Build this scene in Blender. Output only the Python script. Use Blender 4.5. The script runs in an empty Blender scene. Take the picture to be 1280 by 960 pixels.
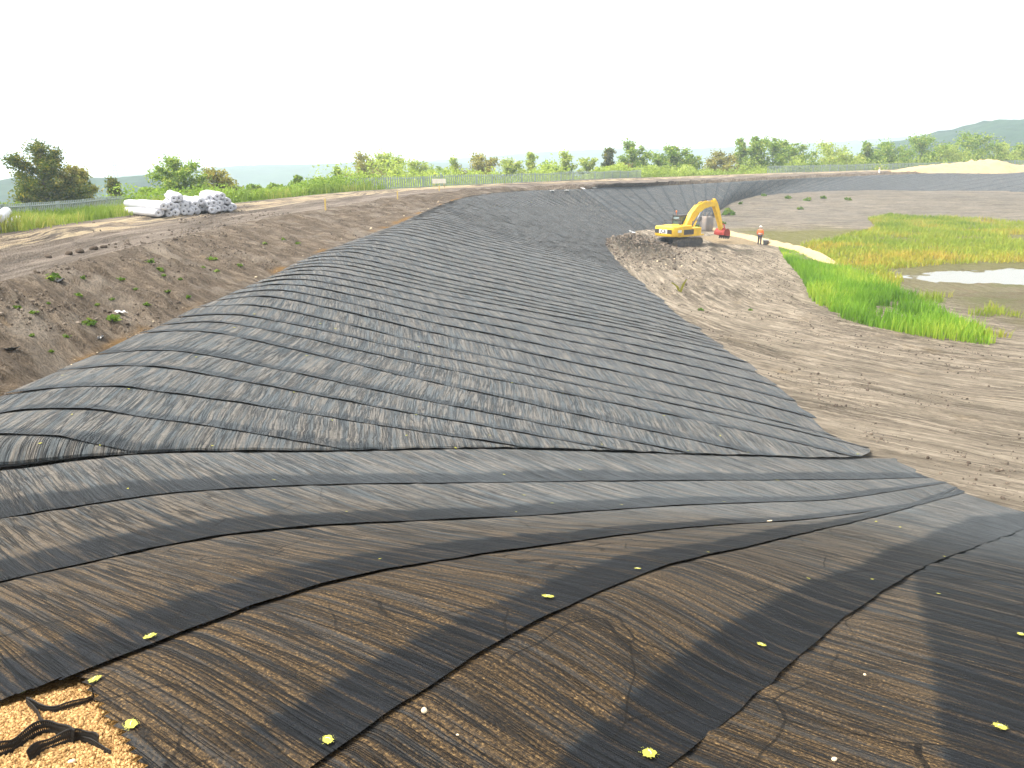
import bpy, bmesh, math, random
import numpy as np
from mathutils import Vector, Matrix
from mathutils.bvhtree import BVHTree

random.seed(7); RNG = np.random.default_rng(7)
scene = bpy.context.scene
COL = scene.collection
H = 7.2                                   # camera height above the pond floor (floor is z = 0)
PITCH = math.atan(.28); F = 1000.0
CP, SP = math.cos(PITCH), math.sin(PITCH)

# ------------------------------------------------------------------ survey helpers (photo bearings -> world points)
def ray(px, py):
    a = (px-640)/F; b = -(py-480)/F
    return np.array([a, CP+b*SP, -SP+b*CP])
def un(px, py, z):                        # z relative to the eye
    d = ray(px, py); p = d*(z/d[2]); return np.array([p[0], p[1], p[2]+H])
def uny(px, py, y):
    d = ray(px, py); p = d*(y/d[1]); return np.array([p[0], p[1], p[2]+H])
def onplane(px, py, D, E):
    d = ray(px, py); n = np.array([E[1]-D[1], -(E[0]-D[0])])
    t = (n@D[:2])/(n@d[:2]); p = d*t; return np.array([p[0], p[1], p[2]+H])

def _h(ix, iy, seed):
    n = (ix.astype(np.int64)*374761393 + iy.astype(np.int64)*668265263 + seed*974711) & 0x7fffffff
    n = ((n ^ (n >> 13))*1274126177) & 0x7fffffff
    return ((n ^ (n >> 16)) & 0xffff)/65535.0
def vnoise(x, y, seed=0):
    x = np.asarray(x, float); y = np.asarray(y, float); x, y = np.broadcast_arrays(x, y)
    ix = np.floor(x); iy = np.floor(y); fx = x-ix; fy = y-iy
    fx = fx*fx*(3-2*fx); fy = fy*fy*(3-2*fy)
    a = _h(ix, iy, seed); b = _h(ix+1, iy, seed); c = _h(ix, iy+1, seed); d = _h(ix+1, iy+1, seed)
    return (a+(b-a)*fx)+((c+(d-c)*fx)-(a+(b-a)*fx))*fy
def fbm(x, y, o=4, seed=0):
    s = 0; a = .5
    for i in range(o):
        s = s+a*vnoise(np.asarray(x)*2**i, np.asarray(y)*2**i, seed+i*17); a *= .5
    return s
def sstep(a, b, x):
    t = np.clip((np.asarray(x, float)-a)/(b-a), 0, 1); return t*t*(3-2*t)
def cr(P, t):                             # Catmull-Rom through rows of P at real indices t
    P = np.asarray(P, float); n = len(P); t = np.clip(np.asarray(t, float), 0, n-1-1e-9)
    i = np.floor(t).astype(int); f = (t-i).reshape((-1,)+(1,)*(P.ndim-1))
    g = lambda k: P[np.clip(k, 0, n-1)]
    p0 = np.where((i > 0).reshape(f.shape), g(i-1), 2*g(i)-g(i+1))
    p3 = np.where((i+2 < n).reshape(f.shape), g(i+2), 2*g(i+1)-g(i))
    p1, p2 = g(i), g(i+1)
    return .5*(2*p1+(p2-p0)*f+(2*p0-5*p1+4*p2-p3)*f*f+(3*p1-p0-3*p2+p3)*f**3)

# ------------------------------------------------------------------ object helpers
def tag(o, label=None, cat=None, group=None, kind=None):
    if label: o['label'] = label
    if cat: o['category'] = cat
    if group: o['group'] = group
    if kind: o['kind'] = kind
    return o
def empty(name, loc, rz=0.):
    o = bpy.data.objects.new(name, None); COL.objects.link(o)
    o.location = Vector(loc); o.rotation_euler = (0, 0, rz); o.empty_display_size = .2
    return o
def link(name, me, mats=None, parent=None):
    o = bpy.data.objects.new(name, me); COL.objects.link(o)
    if mats is not None:
        for m in (mats if isinstance(mats, (list, tuple)) else [mats]): me.materials.append(m)
    if parent: o.parent = parent
    return o
def raw_mesh(name, V, faces, uv=None, attrs=None, smooth=True, mi=None):
    V = np.asarray(V, np.float32); faces = np.asarray(faces, np.int32)
    me = bpy.data.meshes.new(name); k = faces.shape[1]; nf = len(faces)
    me.vertices.add(len(V)); me.vertices.foreach_set('co', V.ravel())
    me.loops.add(nf*k); me.loops.foreach_set('vertex_index', faces.ravel())
    me.polygons.add(nf); me.polygons.foreach_set('loop_start', np.arange(nf, dtype=np.int32)*k)
    me.polygons.foreach_set('loop_total', np.full(nf, k, np.int32))
    if mi is not None: me.polygons.foreach_set('material_index', np.asarray(mi, np.int32))
    me.update(calc_edges=True)
    me.polygons.foreach_set('use_smooth', np.full(nf, smooth))
    if uv is not None:
        l = me.uv_layers.new(name='UVMap'); l.data.foreach_set('uv', np.asarray(uv, np.float32)[faces.ravel()].ravel())
    for n, a in (attrs or {}).items():
        a = np.asarray(a, np.float32)
        if a.ndim == 1:
            t = me.attributes.new(n, 'FLOAT', 'POINT'); t.data.foreach_set('value', a)
        else:
            t = me.attributes.new(n, 'FLOAT_COLOR', 'POINT')
            t.data.foreach_set('color', np.c_[a, np.ones(len(a))].astype(np.float32).ravel())
    me.validate(); return me
def grid_faces(nu, nv):
    i = np.arange((nu-1)*(nv-1)); a = (i//(nv-1))*nv+i % (nv-1)
    return np.c_[a, a+nv, a+nv+1, a+1]

class MB:                                  # small mesh builder; several shapes -> one mesh object
    def __init__(s): s.bm = bmesh.new(); s.m = 0
    def _mark(s, r):
        for f in s.bm.faces[-len(r):] if False else r: f.material_index = s.m
    def box(s, c, d, rot=None, bevel=0.):
        r = bmesh.ops.create_cube(s.bm, size=1)['verts']
        M = Matrix.Translation(c) @ (rot.to_4x4() if rot is not None else Matrix()) @ Matrix.Diagonal((*d, 1))
        bmesh.ops.transform(s.bm, matrix=M, verts=r)
        fs = list({f for v in r for f in v.link_faces})
        for f in fs: f.material_index = s.m
        if bevel:
            es = list({e for v in r for e in v.link_edges})
            bmesh.ops.bevel(s.bm, geom=es, offset=bevel, segments=2, profile=.5, affect='EDGES')
        return s
    def tube(s, a, b, r, r2=None, n=12):
        a, b = Vector(a), Vector(b); r2 = r if r2 is None else r2
        d = b-a; L = d.length
        M = Matrix.Translation((a+b)/2) @ d.to_track_quat('Z', 'Y').to_matrix().to_4x4()
        x = bmesh.ops.create_cone(s.bm, cap_ends=True, segments=n, radius1=r, radius2=r2, depth=L, matrix=M)['verts']
        for f in {f for v in x for f in v.link_faces}:
            f.material_index = s.m; f.smooth = len(f.verts) == 4
        return s
    def prism(s, pts, y0, y1, bevel=0.):       # outline in x-z extruded along y
        A = [s.bm.verts.new((p[0], y0, p[1])) for p in pts]; B = [s.bm.verts.new((p[0], y1, p[1])) for p in pts]
        fs = [s.bm.faces.new(A), s.bm.faces.new(B[::-1])]; n = len(pts)
        for i in range(n): fs.append(s.bm.faces.new((A[i], B[i], B[(i+1) % n], A[(i+1) % n])))
        for f in fs: f.material_index = s.m
        bmesh.ops.recalc_face_normals(s.bm, faces=fs)
        if bevel:
            es = list({e for f in fs for e in f.edges})
            bmesh.ops.bevel(s.bm, geom=es, offset=bevel, segments=2, profile=.5, affect='EDGES')
        return s
    def ball(s, c, r, sc=(1, 1, 1), sub=2):
        M = Matrix.Translation(c) @ Matrix.Diagonal((*sc, 1))
        x = bmesh.ops.create_icosphere(s.bm, subdivisions=sub, radius=r, matrix=M)['verts']
        for f in {f for v in x for f in v.link_faces}: f.material_index = s.m; f.smooth = True
        return s
    def mesh(s, name):
        me = bpy.data.meshes.new(name); s.bm.normal_update(); s.bm.to_mesh(me); s.bm.free(); return me
    def build(s, name, mats, parent=None): return link(name, s.mesh(name), mats, parent)

# ------------------------------------------------------------------ materials
class NT:
    def __init__(s, name):
        s.mat = bpy.data.materials.new(name); s.mat.use_nodes = True; s.t = s.mat.node_tree
        s.b = s.t.nodes['Principled BSDF']
    def n(s, typ, **kw):
        x = s.t.nodes.new(typ)
        for k, v in kw.items():
            if k.startswith('i_'):
                q = k[2:]; x.inputs[int(q) if q.isdigit() else q].default_value = v
            else: setattr(x, k, v)
        return x
    def l(s, a, b): s.t.links.new(a, b)
    def uvmap(s, sx, sy, src='UV'):
        tc = s.n('ShaderNodeTexCoord'); m = s.n('ShaderNodeMapping'); m.inputs['Scale'].default_value = (sx, sy, sx if src != 'UV' else 1)
        s.l(tc.outputs[src], m.inputs['Vector']); return m.outputs['Vector']
    def noise(s, vec, scale, detail=4, rough=.6, dist=0):
        x = s.n('ShaderNodeTexNoise'); x.inputs['Scale'].default_value = scale; x.inputs['Detail'].default_value = detail
        x.inputs['Roughness'].default_value = rough; x.inputs['Distortion'].default_value = dist
        s.l(vec, x.inputs['Vector']); return x.outputs['Fac']
    def ramp(s, fac, *stops):
        r = s.n('ShaderNodeValToRGB'); e = r.color_ramp.elements
        while len(e) < len(stops): e.new(.5)
        for q, (p, c) in zip(e, stops):
            q.position = p; q.color = (*c, 1) if not isinstance(c, (int, float)) else (c, c, c, 1)
        s.l(fac, r.inputs['Fac']); return r.outputs['Color']
    def mix(s, f, a, b, mode='MIX'):
        x = s.n('ShaderNodeMix', data_type='RGBA', blend_type=mode)
        for v, k in ((f, 0), (a, 6), (b, 7)):
            if isinstance(v, (int, float)): x.inputs[k].default_value = v
            elif isinstance(v, tuple): x.inputs[k].default_value = (*v, 1)
            else: s.l(v, x.inputs[k])
        return x.outputs[2]
    def math(s, op, a, b=0., clamp=False):
        x = s.n('ShaderNodeMath', operation=op, use_clamp=clamp)
        for v, k in ((a, 0), (b, 1)):
            if isinstance(v, (int, float)): x.inputs[k].default_value = v
            else: s.l(v, x.inputs[k])
        return x.outputs[0]
    def attr(s, name, out='Fac'):
        return s.n('ShaderNodeAttribute', attribute_name=name).outputs[out]
    def bump(s, h, strength=.5, dist=.02):
        x = s.n('ShaderNodeBump'); x.inputs['Strength'].default_value = strength; x.inputs['Distance'].default_value = dist
        s.l(h, x.inputs['Height']); s.l(x.outputs['Normal'], s.b.inputs['Normal'])
    def out(s, col, rough=.9, spec=.3):
        if isinstance(col, tuple): s.b.inputs['Base Color'].default_value = (*col, 1)
        else: s.l(col, s.b.inputs['Base Color'])
        if isinstance(rough, (int, float)): s.b.inputs['Roughness'].default_value = rough
        else: s.l(rough, s.b.inputs['Roughness'])
        s.b.inputs['Specular IOR Level'].default_value = spec
        return s.mat

def worn(name, col, rough=.45, spec=.5, wear=.25, dark=(.05, .04, .03), scale=3., metal=0.):
    m = NT(name); v = m.uvmap(1, 1, 'Object')
    f = m.ramp(m.noise(v, scale, 6, .7), (.42, 0.), (.75, wear))
    m.b.inputs['Metallic'].default_value = metal
    g = m.noise(v, scale*9, 3)
    m.bump(g, .15, .004)
    return m.out(m.mix(f, col, dark), rough, spec)

def m_net():
    m = NT('netting'); band = m.attr('band'); grav = m.attr('gravel'); ridge = m.attr('ridge')
    uv = m.uvmap(1, 1)
    # soil and gravel seen through the open weave
    fine = m.noise(uv, 75, 3, .75); mid = m.noise(m.uvmap(1, 3), 2.2, 4, .65)
    soil = m.ramp(m.noise(uv, 16, 4, .7), (.3, (.085, .077, .067)), (.7, (.185, .167, .140)))
    st = m.ramp(fine, (.38, (.014, .009, .005)), (.56, (.082, .051, .022)), (.72, (.32, .205, .085)))
    base = m.mix(grav, soil, st)
    # fine folds running along the strip width
    wr = m.noise(m.uvmap(.32, 4.4), 2.0, 4, .60, .15)
    wr2 = m.noise(m.uvmap(.5, 9.5), 2.2, 3, .58, .1)
    gk = m.math('MULTIPLY', grav, .45)
    w = m.math('ADD', m.math('MULTIPLY', wr, m.math('SUBTRACT', .62, gk)), m.math('MULTIPLY', wr2, m.math('ADD', .38, gk)))
    wr3 = m.noise(m.uvmap(.24, 5.), 2.0, 3, .5, .08); wr4 = m.noise(m.uvmap(.36, 12.), 2.0, 2, .5, .08)
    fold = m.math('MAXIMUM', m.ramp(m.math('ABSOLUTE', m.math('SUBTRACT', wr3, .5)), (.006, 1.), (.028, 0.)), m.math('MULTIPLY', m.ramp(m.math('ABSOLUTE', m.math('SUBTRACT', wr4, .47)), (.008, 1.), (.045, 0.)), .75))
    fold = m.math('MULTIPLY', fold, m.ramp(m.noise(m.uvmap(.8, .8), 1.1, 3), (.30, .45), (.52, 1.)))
    cov = m.math('ADD', m.ramp(w, (.44, .03), (.555, .88)), m.math('MULTIPLY', m.math('SUBTRACT', mid, .45), .45))
    cov = m.math('SUBTRACT', cov, m.math('MULTIPLY', ridge, .22))
    cov = m.math('ADD', cov, m.math('MULTIPLY', band, .86))
    cov = m.math('SUBTRACT', cov, m.math('MULTIPLY', grav, .30))
    cov = m.math('MINIMUM', m.math('MAXIMUM', cov, .05), .96)
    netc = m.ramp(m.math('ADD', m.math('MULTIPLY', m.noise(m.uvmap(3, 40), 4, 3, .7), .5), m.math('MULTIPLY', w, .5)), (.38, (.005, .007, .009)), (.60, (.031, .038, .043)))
    netf = m.ramp(m.math('ADD', m.math('MULTIPLY', m.noise(m.uvmap(3, 40), 4, 3, .7), .5), m.math('MULTIPLY', w, .5)), (.38, (.010, .013, .016)), (.60, (.085, .100, .106)))  # same net on far strips, grazing sheen painted in as a lighter colour
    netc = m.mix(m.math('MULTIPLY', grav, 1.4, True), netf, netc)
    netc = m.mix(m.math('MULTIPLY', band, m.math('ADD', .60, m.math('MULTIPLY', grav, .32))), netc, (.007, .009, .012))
    col = m.mix(cov, base, netc)
    # pressed-through cell walls under the net (irregular dark joints)
    vo = m.n('ShaderNodeTexVoronoi', feature='DISTANCE_TO_EDGE'); vo.inputs['Scale'].default_value = 1.
    wp = m.n('ShaderNodeTexNoise'); wp.inputs['Scale'].default_value = 1.6; wp.inputs['Detail'].default_value = 2
    uvv = m.uvmap(2.6, 1.7); m.l(uvv, wp.inputs['Vector'])
    ad = m.n('ShaderNodeMix', data_type='VECTOR'); ad.inputs[0].default_value = .16; m.l(uvv, ad.inputs[4]); m.l(wp.outputs['Color'], ad.inputs[5])
    m.l(ad.outputs[1], vo.inputs['Vector'])
    crack = m.math('LESS_THAN', vo.outputs['Distance'], .009)
    msk = m.ramp(m.noise(uv, .9, 3), (.46, 0.), (.54, 1.))
    cf = m.math('MULTIPLY', m.math('MULTIPLY', crack, msk), m.math('MULTIPLY', m.math('POWER', grav, .5), .8))
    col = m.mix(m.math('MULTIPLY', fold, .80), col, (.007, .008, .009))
    col = m.mix(cf, col, (.008, .007, .006))
    h = m.math('ADD', m.math('MULTIPLY', w, 1.), m.math('MULTIPLY', fine, .22))
    h = m.math('SUBTRACT', h, m.math('ADD', m.math('MULTIPLY', cf, .6), m.math('MULTIPLY', fold, .35)))
    m.bump(h, 1., .045)
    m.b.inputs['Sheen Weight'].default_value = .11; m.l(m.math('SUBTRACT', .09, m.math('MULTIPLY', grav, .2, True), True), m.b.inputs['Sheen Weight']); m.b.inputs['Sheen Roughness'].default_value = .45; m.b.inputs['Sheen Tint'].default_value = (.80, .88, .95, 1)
    return m.out(col, .65, .08)

def m_soil(name, kind):
    m = NT(name)
    if kind == 'bank':
        n1 = m.noise(m.uvmap(2.2, .6), 1.3, 5, .7, .4); n2 = m.noise(m.uvmap(1, 1), .45, 4, .6); n3 = m.noise(m.uvmap(1, 1), 14, 4, .75)
        c = m.ramp(n1, (.34, (0.047, 0.035, 0.024)), (.5, (0.154, 0.116, 0.082)), (.66, (0.391, 0.312, 0.227)))
        c = m.mix(m.ramp(n2, (.52, 0.), (.66, .65)), c, (0.452, 0.394, 0.321))
        c = m.mix(m.ramp(m.noise(m.uvmap(1.3, .8), .8, 4, .7), (.6, 0.), (.7, .6)), c, (0.344, 0.236, 0.121))
        c = m.mix(.4, c, m.ramp(n3, (.34, (0.040, 0.030, 0.022)), (.66, (0.373, 0.295, 0.210))), 'MIX')
        g = m.attr('gravel'); st = m.ramp(m.noise(m.uvmap(1, 1), 60, 3, .75), (.34, (.10, .05, .012)), (.55, (.34, .19, .055)), (.72, (.60, .39, .15)))
        c = m.mix(g, c, st)
        h = m.math('ADD', n1, m.math('MULTIPLY', n3, .8)); m.bump(h, 1., .45)
    elif kind == 'track':
        n1 = m.noise(m.uvmap(.07, 1.5), 1.2, 6, .7, .6); n2 = m.noise(m.uvmap(.25, .7), .7, 5, .65); n3 = m.noise(m.uvmap(1, 1), 9, 4, .7)
        c = m.ramp(n1, (.34, (0.057, 0.045, 0.035)), (.5, (0.178, 0.144, 0.111)), (.62, (0.298, 0.248, 0.204)))
        fr = m.attr('across')
        pale = m.math('MULTIPLY', m.ramp(n1, (.45, 0.), (.53, 1.)), m.ramp(fr, (.42, 0.), (.55, 1.), (.88, 1.), (.97, 0.)))
        c = m.mix(pale, c, m.mix(n2, (0.460, 0.298, 0.157), (0.620, 0.556, 0.364)))
        c = m.mix(m.ramp(n2, (.53, 0.), (.62, .85)), c, (0.052, 0.040, 0.031))
        c = m.mix(.3, c, m.ramp(n3, (.34, (0.038, 0.030, 0.024)), (.66, (0.404, 0.334, 0.263))))
        h = m.math('ADD', n1, m.math('MULTIPLY', n3, .6)); m.bump(h, 1., .35)
    elif kind == 'floor':
        n1 = m.noise(m.uvmap(.10, 1.5), 1.0, 6, .72, .9); n2 = m.noise(m.uvmap(.22, .5), .55, 5, .65, .5); n3 = m.noise(m.uvmap(.7, 1.3), 3.2, 8, .82)
        n4 = m.noise(m.uvmap(.28, 2.6), 1.4, 7, .78, .8)
        c = m.ramp(n1, (.34, (0.078, 0.063, 0.046)), (.48, (0.214, 0.178, 0.130)), (.62, (0.357, 0.301, 0.228)))
        c = m.mix(m.ramp(n2, (.52, 0.), (.66, .75)), c, (0.440, 0.371, 0.282))
        c = m.mix(m.ramp(n2, (.34, .85), (.46, 0.)), c, (0.078, 0.062, 0.043))
        c = m.mix(m.ramp(m.noise(m.uvmap(.5, 1.), .7, 5, .7), (.58, 0.), (.70, .55)), c, (0.451, 0.327, 0.168))
        c = m.mix(.45, c, m.ramp(n3, (.34, (0.051, 0.041, 0.027)), (.66, (0.474, 0.395, 0.288))))
        c = m.mix(m.ramp(n4, (.50, 0.), (.60, .75)), c, (0.548, 0.458, 0.349)); c = m.mix(m.ramp(n4, (.36, .8), (.45, 0.)), c, (0.083, 0.067, 0.049))
        tint = m.attr('tint', 'Color'); c = m.mix(m.attr('tintf'), c, m.mix(m.ramp(n3, (.40, .45), (.60, 0.)), m.mix(m.ramp(n4, (.48, 0.), (.62, .25)), tint, (.26, .23, .185)), (0.080, 0.072, 0.048)))
        h = m.math('ADD', n1, m.math('MULTIPLY', n3, 1.1)); h = m.math('ADD', h, m.math('MULTIPLY', n4, .5)); m.bump(h, 1., .42)
    elif kind == 'grass':
        v = m.uvmap(1, 1, 'Object')
        c = m.ramp(m.noise(v, .12, 5, .7), (.3, (.05, .09, .02)), (.55, (.10, .14, .035)), (.75, (.17, .17, .06)))
        c = m.mix(.4, c, m.ramp(m.noise(v, 1.6, 4, .7), (.3, (.03, .05, .015)), (.7, (.16, .19, .06))))
    elif kind == 'plain':
        v = m.uvmap(1, 1, 'Object')
        vo = m.n('ShaderNodeTexVoronoi'); vo.inputs['Scale'].default_value = .0045; m.l(v, vo.inputs['Vector'])
        c = m.ramp(m.math('MULTIPLY', vo.outputs['Color'], 1.), (.1, (.07, .12, .03)), (.45, (.12, .17, .05)), (.8, (.30, .27, .13)))
        c = m.mix(.35, c, m.ramp(m.noise(v, .05, 5, .7), (.35, (.03, .06, .02)), (.65, (.14, .17, .06))))
    elif kind == 'wood':
        v = m.uvmap(1, 1, 'Object')
        c = m.ramp(m.noise(v, .06, 5, .7), (.3, (.018, .035, .015)), (.7, (.05, .085, .03)))
    return m.out(c, .95, .15)

def m_leaf(name, a, b, c=None, trans=.55, scale=.9):
    m = NT(name); r = m.attr('rnd')
    v = m.uvmap(1, 1, 'Object')
    f = m.math('ADD', m.math('MULTIPLY', r, .6), m.math('MULTIPLY', m.noise(v, scale, 2), .5))
    st = [(.25, a), (.62, b)] + ([(.85, c)] if c else [])
    col = m.ramp(f, *st)
    m.out(col, .65, .25)
    tr = m.n('ShaderNodeBsdfTranslucent'); m.l(col, tr.inputs['Color'])
    mx = m.n('ShaderNodeMixShader'); mx.inputs[0].default_value = trans
    m.l(m.b.outputs[0], mx.inputs[1]); m.l(tr.outputs[0], mx.inputs[2])
    m.l(mx.outputs[0], m.t.nodes['Material Output'].inputs['Surface'])
    return m.mat

def m_stone(name, lo, hi):
    m = NT(name); r = m.attr('rnd')
    c = m.mix(r, lo, hi); v = m.uvmap(1, 1, 'Object')
    c = m.mix(m.ramp(m.noise(v, 90, 3), (.4, .35), (.6, 0.)), c, (.1, .06, .03))
    return m.out(c, .8, .3)

M = dict(
    net=m_net(), bank=m_soil('soil_bank', 'bank'), track=m_soil('dirt', 'track'), floor=m_soil('pond_floor', 'floor'),
    grass=m_soil('grass_ground', 'grass'), plain=m_soil('fields', 'plain'), wood=m_soil('woodland', 'wood'),
    dark_leaf=m_leaf('dark_leaf', (.040, .070, .008), (.12, .16, .018), (.30, .25, .03)),
    mid_leaf=m_leaf('mid_leaf', (0.110, 0.195, 0.020), (0.256, 0.378, 0.043), (0.451, 0.488, 0.085)),
    pale_leaf=m_leaf('pale_leaf', (0.207, 0.281, 0.043), (0.403, 0.500, 0.085), (0.573, 0.573, 0.146)),
    rust_leaf=m_leaf('rust_leaf', (0.171, 0.146, 0.027), (0.329, 0.342, 0.061), (0.464, 0.366, 0.085)),
    reed=m_leaf('reed_leaf', (.085, .20, .010), (.19, .36, .020), (.40, .48, .05), .4, .35),
    marsh=m_leaf('marsh_leaf', (.15, .25, .018), (.30, .34, .03), (.42, .31, .04), .3, .16),
    verge=m_leaf('verge_leaf', (.09, .16, .016), (.22, .31, .035), (.42, .40, .10), .35, .5),
    weed=m_leaf('weed_leaf', (.06, .12, .012), (.11, .20, .02), (.20, .26, .04)),
    bark=worn('bark', (.10, .075, .055), .9, .2), white=worn('white_wrap', (.50, .50, .53), .45, .35, .12, (.35, .33, .3)),
    core=worn('roll_core', (.15, .145, .15), .8, .2), yellow=worn('yellow_paint', (.80, .49, .012), .42, .5, .5, (.26, .16, .05), 1.3),
    red=worn('red_paint', (.52, .055, .035), .5, .4, .6, (.10, .05, .04), 2.5), black=worn('black_steel', (.025, .025, .026), .55, .4, .6, (.12, .095, .07)),
    rubber=worn('track_steel', (.04, .036, .032), .7, .3, .8, (.15, .115, .08)), chrome=worn('chrome', (.75, .75, .76), .2, .6, .05, metal=.8),
    plate=worn('white_plate', (.78, .78, .76), .5, .4, .1), ink=worn('black_ink', (.015, .015, .02), .5, .4, .05),
    orange=worn('hivis', (.75, .15, .035), .8, .2, .2, (.3, .1, .05)), navy=worn('trousers', (.030, .030, .042), .85, .2, .3, (.08, .07, .06)),
    skin=worn('skin', (.42, .24, .17), .6, .35, .1), helmet=worn('helmet', (.80, .76, .66), .35, .5, .05), boot=worn('boot', (.03, .025, .02), .7, .3, .4),
    silver=worn('reflective', (.6, .6, .6), .4, .6, .1), grey=worn('grey_plastic', (.22, .23, .25), .5, .4, .2),
    steel=worn('galvanised', (.27, .31, .30), .5, .5, .2, (.16, .18, .17)), timber=worn('timber', (.45, .33, .18), .85, .2, .5),
    stake=worn('yellow_stake', (.62, .44, .13), .7, .3, .2), sand=worn('sand', (.42, .315, .18), .95, .1, .6, (.27, .185, .09), .9),
    cell=worn('geocell_plastic', (.008, .007, .006), .55, .2, .25, (.035, .026, .016), 20),
    paint=None, stone=m_stone('pebble', (.22, .11, .028), (.66, .42, .17)), litter=worn('white_plastic', (.78, .77, .75), .5, .4, .15),
    dark_litter=worn('black_plastic', (.02, .02, .02), .35, .5, .3), limestone=worn('pale_stone', (.60, .49, .33), .9, .2, .5, (.3, .22, .13)),
    clod=worn('clod', (.085, .065, .048), .95, .1, .6), bag=worn('pale_bag', (.17, .16, .155), .8, .2, .6, (.36, .25, .16), 1.5),
    beacon=worn('amber', (.8, .2, .02), .3, .5, .0), pale_concrete=worn('pale_board', (.72, .68, .60), .7, .3, .2),
)
def m_wood_fix():
    m = NT('woodland_canopy'); v = m.uvmap(1, 1, 'Object')
    c = m.ramp(m.noise(v, .05, 5, .7), (.35, (.008, .024, .018)), (.65, (.030, .062, .034))); return m.out(c, .95, .1)
M['canopy'] = m_wood_fix()
def m_glass():
    m = NT('cab_glass'); m.b.inputs['Transmission Weight'].default_value = .35
    return m.out((.10, .16, .15), .08, .6)
M['glass'] = m_glass()
def m_spray():
    m = NT('yellow_spray'); v = m.uvmap(1, 1, 'Object')
    c = m.ramp(m.noise(v, 60, 3, .7), (.36, (.09, .09, .025)), (.5, (.36, .35, .04)), (.66, (.60, .57, .12)))
    return m.out(c, .7, .3)
M['paint'] = m_spray()
def m_water():
    m = NT('pond_water'); v = m.uvmap(1, 1, 'Object')
    m.bump(m.noise(v, 3, 3), .08, .02)
    return m.out((.14, .13, .10), .10, .4)
M['water'] = m_water()

# ------------------------------------------------------------------ pond floor height
def floor_uv(x, y):
    dx = 31-x; dy = np.maximum(45-y, 0)
    v = np.hypot(np.maximum(dx, 0), dy)
    ang = np.arctan2(dy, np.maximum(dx, 1e-3))
    u = np.where(y > 45, y-45, 0) - ang*24 - np.where(dx < 0, -dx, 0)
    alt = (y > 84) | (x > 31); u = np.where(alt, x*.9, u); v = np.where(alt, y*.8, v)
    return u, v
def floor_z(x, y, detail=True):
    x = np.asarray(x, float); y = np.asarray(y, float)
    z = 2.8*sstep(88, 121, y)*sstep(14, 27, x)
    sp = np.exp(-(((x-10.6)/2.3)**2+((y-68)/8.)**2))*.95 + np.exp(-(((x-16)/3.)**2+((y-83)/3.)**2))*.35
    z = z+sp*(.45+.6*fbm(x*.9, y*.9, 4, 5)+.75*(fbm(x*2.3, y*2.3, 4, 6)-.3))
    if detail:
        u, v = floor_uv(x, y)
        dry = 1-sstep(21, 25, x)*(1-sstep(74, 90, y))
        z = z+((fbm(u*.12, v*1.5, 4, 11)-.47)*.26+(fbm(x*.35, y*.35, 4, 3)-.47)*.22)*(.25+.75*dry)
        # paired track ruts following the haul route
        for r0 in (19.2, 21.4):
            rr = v-r0-.6*np.sin(u*.12); z = z-.10*np.exp(-(rr/.22)**2)*dry+.05*np.exp(-((np.abs(rr)-.42)/.16)**2)*dry
    return z

# ------------------------------------------------------------------ bank stations
# fan of strips (A): straight in plan, their height profile surveyed along each seam
raw = {
    1: ((730, 1040, -1.85), [(925, 890), (975, 840), (1060, 768), (1150, 710), (1230, 680)], (1310, 652, -7.2)),
    2: ((400, 955, -1.82), [(520, 860), (680, 770), (800, 715), (960, 678), (1100, 645)], (1205, 616, -7.2)),
    3: ((90, 850, -1.88), [(220, 800), (310, 755), (470, 710), (670, 685), (830, 662), (1010, 650), (1150, 632)], (1195, 611, -7.2)),
    4: ((-3.1, 3.7, -2.2), [(0, 738), (130, 697), (270, 666), (400, 657), (620, 648), (850, 632), (1050, 625)], (1182, 604, -7.2)),
    5: ((-4.7, 5.2, -2.6), [(0, 652), (180, 618), (330, 608), (560, 604), (850, 601), (1060, 600)], (1162, 597, -7.2)),
    6: ((-6.0, 6.9, -2.85), [(0, 592), (140, 566), (400, 565), (620, 560), (860, 568), (980, 571)], (1112, 573, -7.2))}
NV = 49; VG = np.linspace(0, 1, NV)
A_D, A_E, A_Z = [], [], []
for k in range(1, 7):
    d, mids, e = raw[k]
    D = un(*d) if k < 4 else np.array([d[0], d[1], d[2]+H]); E = un(*e)
    L = np.hypot(*(E-D)[:2]); fr, zz = [0.], [D[2]]
    for q in mids:
        p = onplane(*q, D, E); fr.append(np.hypot(*(p-D)[:2])/L); zz.append(p[2])
    fr.append(1.); zz.append(E[2])
    z = np.interp(VG, fr, zz)
    for _ in range(3): z[1:-1] = (z[:-2]+2*z[1:-1]+z[2:])/4
    A_D.append(D); A_E.append(E); A_Z.append(z)
base = A_Z[0]
pre = [((4.4, .5, -1.85), (13.6, 10.8)), ((2.7, 1.1, -1.85), (12.7, 12.4)), ((1.25, 1.6, -1.85), (11.9, 13.85))]
for i, (d, e) in enumerate(pre):
    A_D.insert(i, np.array([d[0], d[1], d[2]+H])); A_E.insert(i, np.array([e[0], e[1], 0.])); A_Z.insert(i, base.copy())
A_D, A_E, A_Z = map(np.array, (A_D, A_E, A_Z)); A0 = -2          # index 0 is station t = -2

def PA(t, v):
    t = np.asarray(t, float)-A0; v = np.asarray(v, float)
    D = cr(A_D, t); E = cr(A_E, t); Z = cr(A_Z, t)
    xy = D[:, :2]+(E-D)[:, :2]*v[:, None]
    vi = np.clip(v, 0, 1)*(NV-1); i = np.minimum(vi.astype(int), NV-2); f = vi-i
    r = np.arange(len(v)); z = Z[r, i]*(1-f)+Z[r, i+1]*f
    return np.c_[xy, z-np.maximum(v-1, 0)*3.]

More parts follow.
